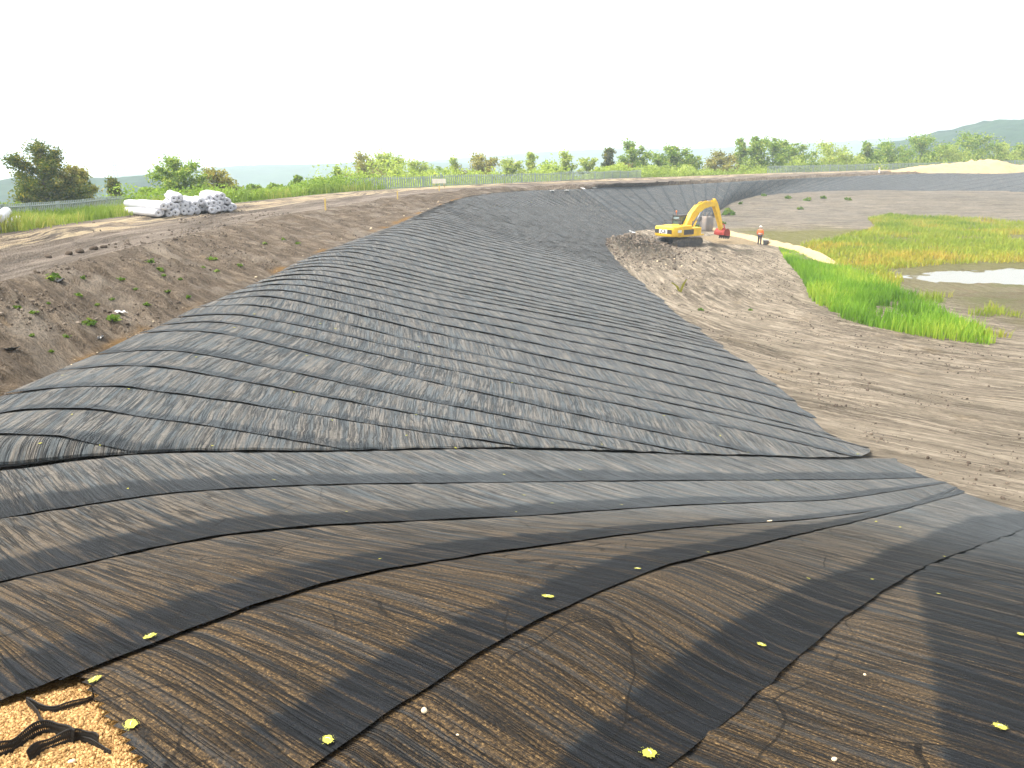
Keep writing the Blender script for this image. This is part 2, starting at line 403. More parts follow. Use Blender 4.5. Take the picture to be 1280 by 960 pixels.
lip_v = np.linspace(0, 1, 400); LIP = PA(np.full(400, 6.), lip_v)
def lip_px(px):
    q = LIP-np.array([0, 0, H]); dep = q[:, 1]*CP-q[:, 2]*SP
    return np.array([np.interp(px, 640+F*q[:, 0]/dep, LIP[:, c]) for c in range(3)])+np.array([0, 0, .03])
bul_v = np.array([0, .05, .09, .19, .315, .43, .556, .68, .85, .95, 1.]); bul_z = np.array([0, .30, .43, .40, .30, .28, .24, .22, .14, .05, 0])
def zprof(D, E, full=True, amp=1.):
    L = np.hypot(*(E-D)[:2]); q = VG*(L/16. if not full else 1.)
    b = np.interp(q, bul_v, bul_z)*amp
    if not full: b = b*(1-VG**2)
    z = D[2]+(E[2]-D[2])*VG+b
    for _ in range(2): z[1:-1] = (z[:-2]+2*z[1:-1]+z[2:])/4
    return z
R = lambda a: np.array([a[0], a[1], a[2]+H])
top = [(-6.0, 6.9, -2.85), (-6.25, 7.8, -2.9), (-6.5, 8.9, -2.95), (-6.7, 10.1, -3.0), (-6.9, 11.7, -3.1), (-7.05, 13.2, -3.2), (-7.2, 15.1, -3.25), (-7.2, 16., -3.27), (-7.25, 17., -3.3), (-7.3, 18.2, -3.3)]
toeB = [lip_px(-400), lip_px(160), lip_px(420), lip_px(640), lip_px(760), lip_px(850), lip_px(940), lip_px(1060), un(1079, 560, -7.2), un(1045, 547, -7.2)]
B_D = [R(t) for t in top]; B_E = list(toeB); B_Z = []
for i in range(10): B_Z.append(zprof(B_D[i], B_E[i], i >= 7, .62+.03*i))
# straight reach, then the inner corner, then the far bank
kD = [un(244, 386, -3.3), un(340, 345, -3.4), un(395, 318, -3.4), un(490, 283, -3.3), un(530, 265, -3.2), un(560, 253, -3.1), un(590, 245, -3.), un(640, 240, -3.), un(718, 237, -3.)]
kE = [un(1045, 547, -7.2), un(920, 445, -7.2), un(870, 409, -7.2), un(790, 344, -7.2), un(772, 325, -7.2), un(766, 312, -7.2), un(770, 303, -7.2), un(780, 296, -7.2), un(797, 289.5, -7.2)]
cum = np.r_[0, np.cumsum(np.linalg.norm(np.diff(np.array(kD), axis=0), axis=1))]
NS = int(round(cum[-1]/1.06)); W_S = cum[-1]/NS
tt = np.interp(np.arange(1, NS+1)*W_S, cum, np.arange(len(kD)))
sD = cr(np.array(kD), tt); sE = cr(np.array(kE), tt)
for d, e in zip(sD, sE): B_D.append(d); B_E.append(e); B_Z.append(zprof(d, e))
TC = 15+NS                                  # corner station
fD = [un(718, 237, -3.), un(760, 234, -3.), un(850, 231, -3.), uny(960, 225, 117), uny(1100, 219, 134), uny(1280, 213, 146), uny(1430, 210, 143)]
fE = [un(797, 289.5, -7.2), un(835, 287, -7.2), un(868, 284, -7.2), uny(925, 248, 110), uny(1020, 240, 119), uny(1120, 238, 123.5), uny(1290, 244, 119)]
for e in fE[3:]: e[2] = float(floor_z(e[0], e[1], False))
cumf = np.r_[0, np.cumsum(np.linalg.norm(np.diff(np.array(fD), axis=0), axis=1))]
NF = int(round(cumf[-1]/3.2)); tt = np.interp(np.arange(1, NF+1)*cumf[-1]/NF, cumf, np.arange(len(fD)))
for d, e in zip(cr(np.array(fD), tt), cr(np.array(fE), tt)): B_D.append(d); B_E.append(e); B_Z.append(zprof(d, e, True, .35))
B_D, B_E, B_Z = map(np.array, (B_D, B_E, B_Z))
def PB(t, v):
    t = np.asarray(t, float)-6; v = np.asarray(v, float)
    D = cr(B_D, t); E = cr(B_E, t); Z = cr(B_Z, t)
    xy = D[:, :2]+(E-D)[:, :2]*v[:, None]
    vi = np.clip(v, 0, 1)*(NV-1); i = np.minimum(vi.astype(int), NV-2); f = vi-i
    r = np.arange(len(v)); z = Z[r, i]*(1-f)+Z[r, i+1]*f
    return np.c_[xy, z-np.maximum(v-1, 0)*3.]

NETS = []                                   # (verts, faces) for survey rays
def strip(Pf, t0, t1, nw, nv, label, group, wr=1., lip=.04, bandw=.25, band=1., v0=None, seed=0, vend=1.01, gravf=None, power=1.6, raise_=0.):
    w = np.linspace(0, 1, nw); q = np.linspace(0, 1, nv)**power
    Wg, Qg = np.meshgrid(w, q, indexing='ij'); Wg = Wg.ravel(); Qg = Qg.ravel()
    vs = np.zeros_like(Wg) if v0 is None else np.interp(Wg, *v0)
    V = vs.min()+(vend-vs.min())*Qg
    D = Pf(np.array([(t0+t1)/2]), np.array([0.]))[0]; E = Pf(np.array([(t0+t1)/2]), np.array([1.]))[0]
    L = np.linalg.norm(E-D); dist = V*L
    dirv = (E-D)[:2]/np.hypot(*(E-D)[:2]); q0 = Pf(t0+(t1-t0)*Wg, V)[:, :2]-D[:2]
    fd = q0@dirv*L/np.hypot(*(E-D)[:2])+seed*1.37; fu = q0@np.array([-dirv[1], dirv[0]])+seed*3.1
    edge = (vnoise(dist*1.0, seed+.5, 3)-.5)*.03+(vnoise(dist*6, seed+.5, 4)-.5)*.02
    T = t0+(t1-t0)*(Wg*1.04)+edge*(1-Wg)*min(1, abs(t1-t0))
    T = np.minimum(T, t1+.04)
    P = Pf(T, V)
    A = Pf(np.full(len(V), t0), V); B = Pf(np.full(len(V), t1), V)
    wid = np.linalg.norm(B-A, axis=1); um = Wg*wid+seed*3.7
    # folds run across the strip; lumps under the net
    rid = (fbm(fu*.55+40, fd*2.6, 3, 21)-.44)*2
    rid2 = (vnoise(fu*.45, fd*6.8, 23)-.5)
    amp = np.clip(wid, .25, 1.3)
    dz = wr*amp*(.016*rid+.034*rid2)+wr*.05*(fbm(P[:, 0]*.8, P[:, 1]*.8, 3, 31)-.45)
    lipn = (.26 if t0 > 5 else .10)*lip*(.2+1.4*vnoise(dist*2.3, seed, 8))*np.exp(-Wg*wid/.16)
    ed = .06+.94*np.clip(np.minimum(Wg, 1-Wg)*wid/.22, 0, 1)
    P[:, 2] += dz*ed+lipn+(.012 if t0 > 5 else .008)+raise_-(.012 if t0 > 5 else .016)*sstep(.90, 1., Wg)
    bw = np.exp(-(np.maximum(Wg-bandw*(.75+.5*vnoise(dist*.7, seed, 9)), 0)/.05)**2)*band
    if t0 >= TC: bw = np.maximum(bw, .22)
    if t0 == -2:
        a1, a2 = un(1190, 960, -1.95)[:2], un(1152, 780, -2.5)[:2]; nn = np.array([(a2-a1)[1], -(a2-a1)[0]]); nn /= np.linalg.norm(nn)
        sd = (P[:, :2]-a1)@nn; bw = np.maximum(sstep(-.03, .03, sd)*(1-.25*sstep(2.2, 4.5, P[:, 1])), sstep(4.5, 8, P[:, 1])*.6)
    if t0 == 2: bw = bw*sstep(-.004, .004, V)
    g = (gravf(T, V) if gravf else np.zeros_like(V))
    uv = np.c_[fu, fd+seed*5.3]
    fc = grid_faces(nw, nv)
    if v0 is not None: fc = fc[(V >= vs)[fc].sum(1) >= 2]
    NETS.append((P, fc))
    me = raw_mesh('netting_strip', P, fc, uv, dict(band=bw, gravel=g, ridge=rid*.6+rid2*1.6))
    o = link('netting_strip', me, M['net']); tag(o, label, 'netting', group); return o

def ordinal(n):
    tens = {20: 'twenty', 30: 'thirty', 40: 'forty', 50: 'fifty', 60: 'sixty', 70: 'seventy', 80: 'eighty'}
    one = ['', 'first', 'second', 'third', 'fourth', 'fifth', 'sixth', 'seventh', 'eighth', 'ninth', 'tenth', 'eleventh', 'twelfth', 'thirteenth', 'fourteenth', 'fifteenth', 'sixteenth', 'seventeenth', 'eighteenth', 'nineteenth']
    if n < 20: return one[n]
    if n % 10 == 0: return {20: 'twentieth', 30: 'thirtieth', 40: 'fortieth', 50: 'fiftieth', 60: 'sixtieth', 70: 'seventieth', 80: 'eightieth'}[n]
    return tens[n//10*10]+'-'+one[n % 10]
G_A = 'netting strips fanning out below the heavy lip'; G_B = 'netting strips along the near bank'; G_F = 'netting strips on the far bank'
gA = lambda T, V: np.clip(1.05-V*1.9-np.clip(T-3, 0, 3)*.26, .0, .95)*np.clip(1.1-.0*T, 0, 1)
LA = {
      0: 'brown see-through netting panel at bottom right, turning dark past a straight edge',
      1: 'brown netting strip whose wide dark overlap runs down to the bottom middle edge',
      2: 'brown cracked netting strip with a dark overlap ending at a yellow mark, bottom left',
      3: 'netting strip starting at the orange gravel patch in the bottom left corner',
      4: 'third netting strip below the heavy dark lip, between two thin curved seams',
      5: 'long narrow netting strip directly below the heavy dark lip'}
def edge_of(k, px, rest):
    tg, vg = [a.ravel() for a in np.meshgrid(np.linspace(k, k+1, 161), np.linspace(-.12, .06, 241), indexing='ij')]; Q = PA(tg, vg); o = []
    for x, y in px:
        p = un(x, y, -1.9); i = np.argmin((Q[:, 0]-p[0])**2+(Q[:, 1]-p[1])**2); o.append((tg[i]-k, vg[i]))
    o = sorted(o); w_ = [a for a, _ in o]; v_ = [b for _, b in o]
    if k == 2: w_ = [0, max(w_[0]-.004, .01)]+w_; v_ = [rest, rest]+v_
    else: w_ = w_+[1.]; v_ = v_+[rest]
    return w_, v_
V0 = {0: ([0, 1], [-.10, -.10]), 1: ([0, 1], [-.10, -.10]), 2: edge_of(2, [(112, 848), (124, 872), (145, 905), (168, 935), (186, 962), (215, 1010)], -.07), -1: ([0, 1], [-.1, -.1]), -2: ([0, 1], [-.1, -.1]),
      3: edge_of(3, [(-30, 892), (0, 884), (40, 871), (80, 857), (108, 843)], -.03)}
for k in range(0, 6):
    kw = dict(bandw=.24, band=1.)
    if k == 1: kw = dict(bandw=.30, band=1.)
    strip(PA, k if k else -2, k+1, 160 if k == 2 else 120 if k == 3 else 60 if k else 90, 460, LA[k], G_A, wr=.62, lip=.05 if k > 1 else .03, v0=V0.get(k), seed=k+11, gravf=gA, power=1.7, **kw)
for t in range(6, TC+NF):
    far = t >= TC; n = t-5
    if not far:
        lab = ('bunched netting strip whose lower edge is the heavy dark lip across the slope' if t == 6 else
               f'grey netting strip, {ordinal(n)} one up the near bank counting from the heavy dark lip')
        nw, nv = (20, 430) if t < 16 else (10, 300) if t < 38 else (6, 120)
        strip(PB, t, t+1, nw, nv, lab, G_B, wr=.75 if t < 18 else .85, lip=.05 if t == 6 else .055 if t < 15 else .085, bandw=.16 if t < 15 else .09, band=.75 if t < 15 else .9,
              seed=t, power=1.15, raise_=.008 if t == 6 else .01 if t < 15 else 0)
    else:
        lab = f'charcoal netting panel on the far bank, {ordinal(t-TC+1)} from the inner corner behind the excavator'
        strip(PB, t, t+1, 6, 40, lab, G_F, wr=.8, lip=.10, bandw=.11, band=1., seed=t, power=1.)
# the heavy rolled lip itself: loose bunched edge hanging over the fan
def lip_roll():
    n = 420; v = np.linspace(.0, 1., n); C = PA(np.full(n, 6.02), v); m = 7
    P = []
    L = np.linalg.norm(C[-1]-C[0]); d = v*L
    for j in range(m):
        a = math.pi*j/(m-1)
        r = .012*(.25+1.6*fbm(d*2.6, j*.15, 4, 77)**1.3)*np.minimum(1, (1-v)*12+.2)
        off = -np.cos(a)*r*1.5; up = np.sin(a)*r*1.5
        P.append(np.c_[C[:, 0]+off*.65+.0, C[:, 1]-off*.0+off*.76, C[:, 2]+up+.03])
    P = np.array(P).transpose(1, 0, 2).reshape(-1, 3); um = np.tile(np.arange(m)*.05, n); dd = np.repeat(d, m)
    fc = grid_faces(n, m)
    me = raw_mesh('rolled_edge', P, fc, np.c_[dd, um], dict(band=np.full(len(P), .45), gravel=np.zeros(len(P)), ridge=np.zeros(len(P))))
    return me
strip6 = [o for o in bpy.data.objects if o.get('label', '').startswith('bunched')][0]
link('rolled_edge', lip_roll(), M['net'], strip6)

# ------------------------------------------------------------------ soil loft: bank, track, verge, outside land
Dn = lambda t: B_D[t-6]
st = [  # D, C, G
    (R((9., -.6, -1.95)), R((9., -2.5, -1.95)), R((9., -9, -1.9))),
    (R((4.4, .5, -1.93)), R((4.2, -1.2, -1.93)), R((3.5, -8, -1.85))),
    (R((1.25, 1.6, -1.92)), R((1.1, -.6, -1.90)), R((0, -7, -1.8))),
    (R((-.59, 2.07, -1.90)), R((-1.1, .2, -1.88)), R((-4, -6, -1.8))),
    (R((-1.63, 2.55, -1.93)), R((-2.9, 1.1, -1.9)), R((-8, -4.5, -1.85))),
    (R((-3.1, 3.7, -2.25)), R((-5.2, 2.3, -1.92)), R((-11.5, -1.5, -1.9))),
    (R((-6.0, 6.9, -2.88)), R((-8.3, 6.2, -2.0)), R((-14.8, 5.5, -2.)) ),
    (Dn(9), R((-9.2, 10, -2.05)), R((-15.9, 12.5, -2.1))),
    (Dn(11), un(0, 352, -2.2), R((-16.4, 20, -2.2))),
    (Dn(15), un(100, 325, -2.4), un(0, 292, -2.3)),
    (kD[1], un(200, 300, -2.6), un(75, 281, -2.45)),
    (kD[2], un(260, 287, -2.65), un(150, 271, -2.58)),
    (kD[3], un(350, 269, -2.75), un(250, 259, -2.62)),
    (kD[4], un(425, 257.5, -2.8), un(330, 250, -2.65)),
    (kD[5], un(480, 249, -2.75), un(400, 243, -2.65)),
    (kD[6], un(545, 241, -2.68), un(470, 237.5, -2.55)),
    (kD[7], un(612, 236.3, -2.68), un(600, 230.5, -2.4)),
    (kD[8], un(730, 230.5, -2.6), un(735, 224.5, -2.3)),
    (fD[1], un(785, 229., -2.6), un(785, 222.6, -2.32)),
    (fD[2], un(850, 226.8, -2.6), un(850, 220.5, -2.35)),
    (fD[3], uny(962, 221.5, 120), uny(962, 216.5, 134)),
    (fD[4], uny(1105, 216, 137), uny(1105, 212.5, 152)),
    (fD[5], uny(1285, 210.5, 149), uny(1290, 207.5, 163)),
    (fD[6], uny(1432, 208.5, 146), uny(1440, 206, 160)),
]
st = np.array(st)                            # n,3,3
nS = len(st); out_dir = st[:, 2]-st[:, 1]; out_dir[:, 2] = 0; out_dir /= np.linalg.norm(out_dir, axis=1)[:, None]
ts = np.linspace(0, nS-1, 900); Dc, Cc, Gc = cr(st[:, 0], ts), cr(st[:, 1], ts), cr(st[:, 2], ts); oc = cr(out_dir, ts); oc /= np.linalg.norm(oc, axis=1)[:, None]
arc = np.r_[0, np.cumsum(np.linalg.norm(np.diff(Cc, axis=0), axis=1))]
BVH_SRC = []
def loft(name, rows, mat, disp, nsub, kind_attr=None, kind='structure', extra=None):
    P = []; vv = []; fr = []
    acc = np.zeros(len(ts))
    for a, b, n in zip(rows[:-1], rows[1:], nsub):
        for j in range(n+(1 if b is rows[-1] else 0)):
            f = j/n; P.append(a+(b-a)*f); vv.append(acc+np.linalg.norm(b-a, axis=1)*f); fr.append(len(fr))
        acc = acc+np.linalg.norm(b-a, axis=1)
    P = np.array(P).transpose(1, 0, 2); vv = np.array(vv).T; n1, n2 = P.shape[:2]
    across = np.tile(np.linspace(0, 1, n2), (n1, 1))
    uv = np.c_[np.repeat(arc, n2), vv.ravel()]
    P = P.reshape(-1, 3); P[:, 2] += disp(uv[:, 0], uv[:, 1], across.ravel(), P)
    fc = grid_faces(n1, n2); BVH_SRC.append((P, fc))
    at = dict(across=across.ravel())
    if extra: at.update(extra(P, across.ravel()))
    me = raw_mesh(name, P, fc, uv, at); o = link(name, me, mat); tag(o, kind=kind); return o
tn_key = [-2, -2, 0, 2, 3, 4, 6, 9, 11, 15]+[15+cum[i]/W_S for i in range(1, 9)]+[TC+cumf[i]/(cumf[-1]/NF) for i in range(1, 7)]
tn = np.interp(ts, np.arange(nS), tn_key)
def under(v, dz):
    a = PA(np.minimum(tn, 6), np.full(len(tn), v)); b = PB(np.clip(tn, 6, TC+NF-.01), np.full(len(tn), v)); k = np.clip((tn-6)/2, 0, 1)[:, None]
    q = a*(1-k)+b*k; q[:, 2] -= dz; return q
inner0, inner1, inner2, inner3 = under(.16, .5), under(.09, .10), under(.045, .06), under(.012, .04)
shoulder = Dc+(Cc-Dc)*.82; shoulder[:, 2] += .10
def d_bank(u, v, a, P):
    m = np.clip((a-.15)*12, 0, 1)*np.clip((1-a)*8, 0, 1)*sstep(3.2, 6.5, P[:, 1])
    return m*((fbm(u*1.4, v*.8, 4, 41)-.47)*.42+(fbm(u*4.5, v*1.6, 4, 43)-.45)*.24+(fbm(u*6, v*6, 2, 44)-.4)*.10)
def grav_attr(P, a):
    near = 1-sstep(3.5, 5.2, P[:, 1]-.25*P[:, 0]*0)
    edge = np.exp(-((a-.155)/.03)**2)*sstep(.52, .66, fbm(P[:, 1]*.35, P[:, 0]*.35, 3, 61)+.12)
    return dict(gravel=np.clip(near+edge*.9, 0, 1))
DcL = Dc.copy(); DcL[:, 2] -= .03-.05*(1-sstep(3.6, 5.5, np.hypot(Dc[:, 0], Dc[:, 1])))
loft('soil_bank', [inner0, inner1, inner2, inner3, DcL, shoulder, Cc], M['bank'], d_bank, [1, 2, 2, 2, 40, 10], extra=grav_attr)
def d_track(u, v, a, P):
    m = np.clip(a*8, 0, 1)*np.clip((1-a)*8, 0, 1)
    z = (fbm(u*.15, v*1.1, 4, 51)-.47)*.30
    for c in (.26, .40, .62, .74):
        rr = (a-c-.015*np.sin(u*.2))*11; z = z-.10*np.exp(-(rr/.25)**2)+.07*np.exp(-((np.abs(rr)-.45)/.2)**2)
    return m*z*.75
loft('dirt_track', [Cc, Gc], M['track'], d_track, [44])
V1 = Gc+oc*5.; V1[:, 2] = Gc[:, 2]-.25; V2 = Gc+oc*22; V2[:, 2] = Gc[:, 2]-2.2; V3 = Gc+oc*70; V3[:, 2] = Gc[:, 2]-9; V4 = Gc+oc*260; V4[:, 2] = -25+H
loft('verge', [Gc, V1, V2, V3, V4], M['grass'], lambda u, v, a, P: np.clip(a*10, 0, 1)*(fbm(P[:, 0]*.3, P[:, 1]*.3, 3, 71)-.45)*.35, [5, 6, 6, 6])

# floor sheet
def floor_sheet():
    xs = np.r_[np.arange(-12, 6, 2.), np.arange(6, 32, .2), np.arange(32, 62, .4), np.arange(62, 190, 2.)]
    ys = np.r_[np.arange(-20, 12, 2.), np.arange(12, 60, .2), np.arange(60, 100, .3), np.arange(100, 150, 1.)]
    X, Y = np.meshgrid(xs, ys, indexing='ij'); X = X.ravel(); Y = Y.ravel()
    Z = floor_z(X, Y); u, v = floor_uv(X, Y)
    tint = np.tile([.10, .085, .06], (len(X), 1)); f = np.zeros(len(X))
    def lay(mask, c):
        nonlocal tint, f
        mask = np.clip(mask, 0, 1); tint = tint*(1-mask[:, None])+np.array(c)*mask[:, None]; f = np.maximum(f, mask)
    nz = fbm(X*.5, Y*.5, 4, 91); nz2 = fbm(u*.2, v*1.2, 4, 93)
    lay(sstep(84, 95, Y+6*(nz-.5))*sstep(18, 26, X)*(.35+.5*nz), (.20, .188, .175))                                  # grey raised ground
    lay(sstep(86, 95, Y)*sstep(20, 26, X)*sstep(.47, .60, fbm(X*.11+3, Y*.28, 4, 98))*.5, (.095, .088, .08))
    lay(sstep(62, 68, Y)*(1-sstep(77, 83, Y))*(1-sstep(17, 24, X+6*(nz-.5)))*sstep(.40, .56, nz2)*.9, (.026, .019, .013))   # churned soil round the excavator
    lay(np.exp(-(((X-10.6)/2.6)**2+((Y-68)/9.)**2)**2)*.96, (.020, .014, .009))
    lay((1-sstep(.6, 1.15, ((X-20.4)/2.7)**2+((Y-75.5)/5.2)**2+(nz-.5)*.8))*.95, (.46, .345, .20))                # sand spread by the trench
    mar = sstep(21.5, 24.5, X+2*(nz-.5))*sstep(29.5, 33, Y+3*(nz-.5))*(1-sstep(84, 92, Y+8*(nz-.5)))
    lay(mar*.85, (.19, .19, .022))
    ol = sstep(22, 25, X+2*(nz-.5))*sstep(30, 33.5, Y+3*(nz-.5))*(1-sstep(49, 58, Y+5*(nz2-.5)))
    lay(ol*.85, (.23, .205, .105))
    lay(ol*sstep(.48, .62, nz2)*.55, (.21, .145, .075))
    lay(ol*sstep(.5, .62, fbm(X*.2, Y*.4, 3, 95))*.7, (.16, .18, .04))
    # pond hollow
    hol = (1-sstep(.75, 1.1, ((X-41)/17.)**2+((Y-51.)/4.5)**2+(nz-.5)*1.2+(fbm(X*1.5, Y*2.5, 3, 97)-.47)*.9)); Z = Z-hol*.12
    hol2 = (1-sstep(.7, 1.1, ((X-45)/11.)**2+((Y-60.)/1.3)**2+(nz-.5)*.9)); Z = Z-hol2*.1
    P = np.c_[X, Y, Z]; fc = grid_faces(len(xs), len(ys)); BVH_SRC.append((P, fc))
    me = raw_mesh('pond_floor', P, fc, np.c_[u, v], dict(tint=tint, tintf=f))
    o = link('pond_floor', me, M['floor']); tag(o, kind='structure')
floor_sheet()
def sheet(name, x0, x1, y0, y1, z, mat, n=2):
    X, Y = np.meshgrid(np.linspace(x0, x1, n), np.linspace(y0, y1, n), indexing='ij')
    me = raw_mesh(name, np.c_[X.ravel(), Y.ravel(), np.full(n*n, z)], grid_faces(n, n)); o = link(name, me, mat); tag(o, kind='structure'); return o
sheet('water', 22, 64, 44, 64, -.055, M['water'])
sheet('ground', -4000, 4000, -3000, 6000, -27+H, M['plain'], 3)

def ridge(name, pts, dist, depth, mat, seed, base=-27, rough=1., step=6.):
    px = np.array([p[0] for p in pts], float); py = np.array([p[1] for p in pts], float)
    top3 = np.array([uny(a, b, dist) for a, b in zip(px, py)])
    x = np.arange(top3[0, 0], top3[-1, 0], step); zt = np.interp(x, top3[:, 0], top3[:, 2])
    rows = []
    ny = int(depth/step)
    for j in range(ny+1):
        f = j/ny; z = (base+H)+(zt-(base+H))*np.sin(min(f*1.35, 1.)*math.pi/2)
        y = dist-depth*(1-f)
        z = z+rough*8*(fbm(x*.06, np.full_like(x, y)*.06, 4, seed)-.5)*(.3+.7*f)
        rows.append(np.c_[x, np.full_like(x, y), z])
    P = np.array(rows).transpose(1, 0, 2); n1, n2 = P.shape[:2]
    o = link(name, raw_mesh(name, P.reshape(-1, 3), grid_faces(n1, n2), smooth=False), mat); tag(o, kind='structure'); return o
ridge('wooded_hill', [(-300, 240), (0, 231), (60, 225), (120, 220), (180, 219), (215, 217), (260, 222), (330, 240)], 400, 110, M['canopy'], 1, step=3.5)
ridge('hill', [(150, 224), (240, 215), (300, 209), (340, 207), (400, 206), (470, 203), (560, 204), (640, 207), (700, 214)], 1100, 300, M['canopy'], 2, step=9)
ridge('hill', [(450, 208), (600, 197), (690, 190), (780, 187), (830, 188), (900, 185), (960, 182), (1040, 178), (1120, 172), (1200, 172), (1500, 176)], 1500, 420, M['canopy'], 3, step=12)
ridge('wooded_hill', [(1050, 206), (1090, 188), (1130, 174), (1180, 164), (1210, 158), (1250, 152), (1280, 150), (1340, 147), (1500, 150)], 460, 170, M['canopy'], 4, step=4)

# ------------------------------------------------------------------ survey rays against the finished land
def bvh_of(lst):
    V = np.concatenate([a for a, _ in lst]); off = np.cumsum([0]+[len(a) for a, _ in lst[:-1]])
    Fc = np.concatenate([b+o for (_, b), o in zip(lst, off)])
    return BVHTree.FromPolygons(V.tolist(), Fc.tolist())
LAND = bvh_of(BVH_SRC+NETS); SOIL = bvh_of(BVH_SRC)
def hit(px, py):
    d = Vector(ray(px, py)).normalized(); r = LAND.ray_cast(Vector((0, 0, H)), d)
    return (Vector(r[0]), Vector(r[1]) if r[1].z > 0 else -Vector(r[1])) if r[0] is not None else (None, None)
def gz(x, y, default=0.):
    r = LAND.ray_cast(Vector((x, y, 60)), Vector((0, 0, -1))); return r[0].z if r[0] is not None else default

# ------------------------------------------------------------------ foliage
def leaf_cloud(cent, size, rng, up=.3):
    n = len(cent); a = rng.normal(size=(n, 3)); a[:, 2] *= .8; a /= np.linalg.norm(a, axis=1)[:, None]
    b = np.cross(a, rng.normal(size=(n, 3))); b /= np.linalg.norm(b, axis=1)[:, None]
    s = size*(.6+.8*rng.random(n))[:, None]
    p = np.stack([cent-a*s*.5, cent+b*s*.32, cent+a*s*.6, cent-b*s*.32], 1).reshape(-1, 3)
    f = np.arange(4*n).reshape(n, 4); r = np.repeat(rng.random(n), 4); return p, f, r
def tree_meshes(h, w, seed, leaves, size, shape='round', gap=.35):
    rng = np.random.default_rng(seed); tr = MB(); ends = []
    lean = rng.normal(size=2)*.03*h
    p = Vector((0, 0, -.8)); pts = [p]
    for k in range(1, 6):
        f = k/5; pts.append(Vector((lean[0]*f+rng.normal()*.015*h, lean[1]*f+rng.normal()*.015*h, h*.86*f)))
    r0 = .016*h+.03
    for i in range(5): tr.tube(pts[i], pts[i+1], r0*(1-i*.17), r0*(1-(i+1)*.17), 7)
    nl = 15
    clumps = []
    for i in range(nl):
        f = .07+.89*(i+rng.random())/nl; a = i*2.4+rng.random()*.8
        if shape == 'round': rad = w*.5*(math.sin(min(1, f*1.02)*math.pi*.93+.12))**.6
        elif shape == 'slim': rad = w*.5*(1.05-f)**.7*(.5+.5*min(1, f*5))
        else: rad = w*.5*(.6+.4*math.sin(f*math.pi))
        rad *= .6+.5*rng.random(); z0 = h*.86*max(f-.10, .03)
        b0 = Vector(np.array([np.interp(z0, [q.z for q in pts], [q[c] for q in pts]) for c in range(3)]))
        e = Vector((b0.x+math.cos(a)*rad, b0.y+math.sin(a)*rad, h*f*.97))
        tr.tube(b0, e, r0*.35*(1-f*.6), r0*.1, 5); 
        for g in (.3, .65, 1.0): clumps.append((b0.lerp(e, g), (.19+.15*rng.random())*(w*.75+h*.22)*.5*(.8+.3*g)))
    for k in range(7): clumps.append((Vector((rng.normal()*w*.28, rng.normal()*w*.28, h*(.06+.22*rng.random()))), (.16+.1*rng.random())*w))
    clumps.append((pts[-1]+Vector((0, 0, h*.05)), .10*w))
    wts = np.array([c[1]**2.2 for c in clumps]); wts /= wts.sum(); C = []
    for (c, r), q in zip(clumps, wts):
        n = max(6, int(leaves*q)); d = rng.normal(size=(n, 3)); d /= np.linalg.norm(d, axis=1)[:, None]
        rr = r*(.15+np.minimum(np.abs(rng.normal(size=n))*.62, 1.15))[:, None]*np.array([1, 1, .75]); C.append(np.array(c)+d*rr)
    C = np.concatenate(C); C = C[C[:, 2] > .03*h]
    P, f, r = leaf_cloud(C, size, rng)
    return tr.mesh('trunk'), raw_mesh('crown', P, f, None, dict(rnd=r), smooth=False)
def tree(px, base_py, top_py, wpx, y, mat, label, group=None, shape='round', name='tree', leaves=2600, cat='tree'):
    b = uny(px, base_py, y); x = b[0]; g = gz(x, y, b[2]); t = uny(px, top_py, y)
    h = t[2]-g; w = wpx*y/F*(1.45 if y > 100 else 1.1)
    o = empty(name, (x, y, g)); tag(o, label, cat, group)
    tm, cm = tree_meshes(h, w, int(px*7+y), leaves, max(.05, min(.34, .0026*y)), shape)
    link('trunk', tm, M['bark'], o); link('crown', cm, M[mat], o); return o
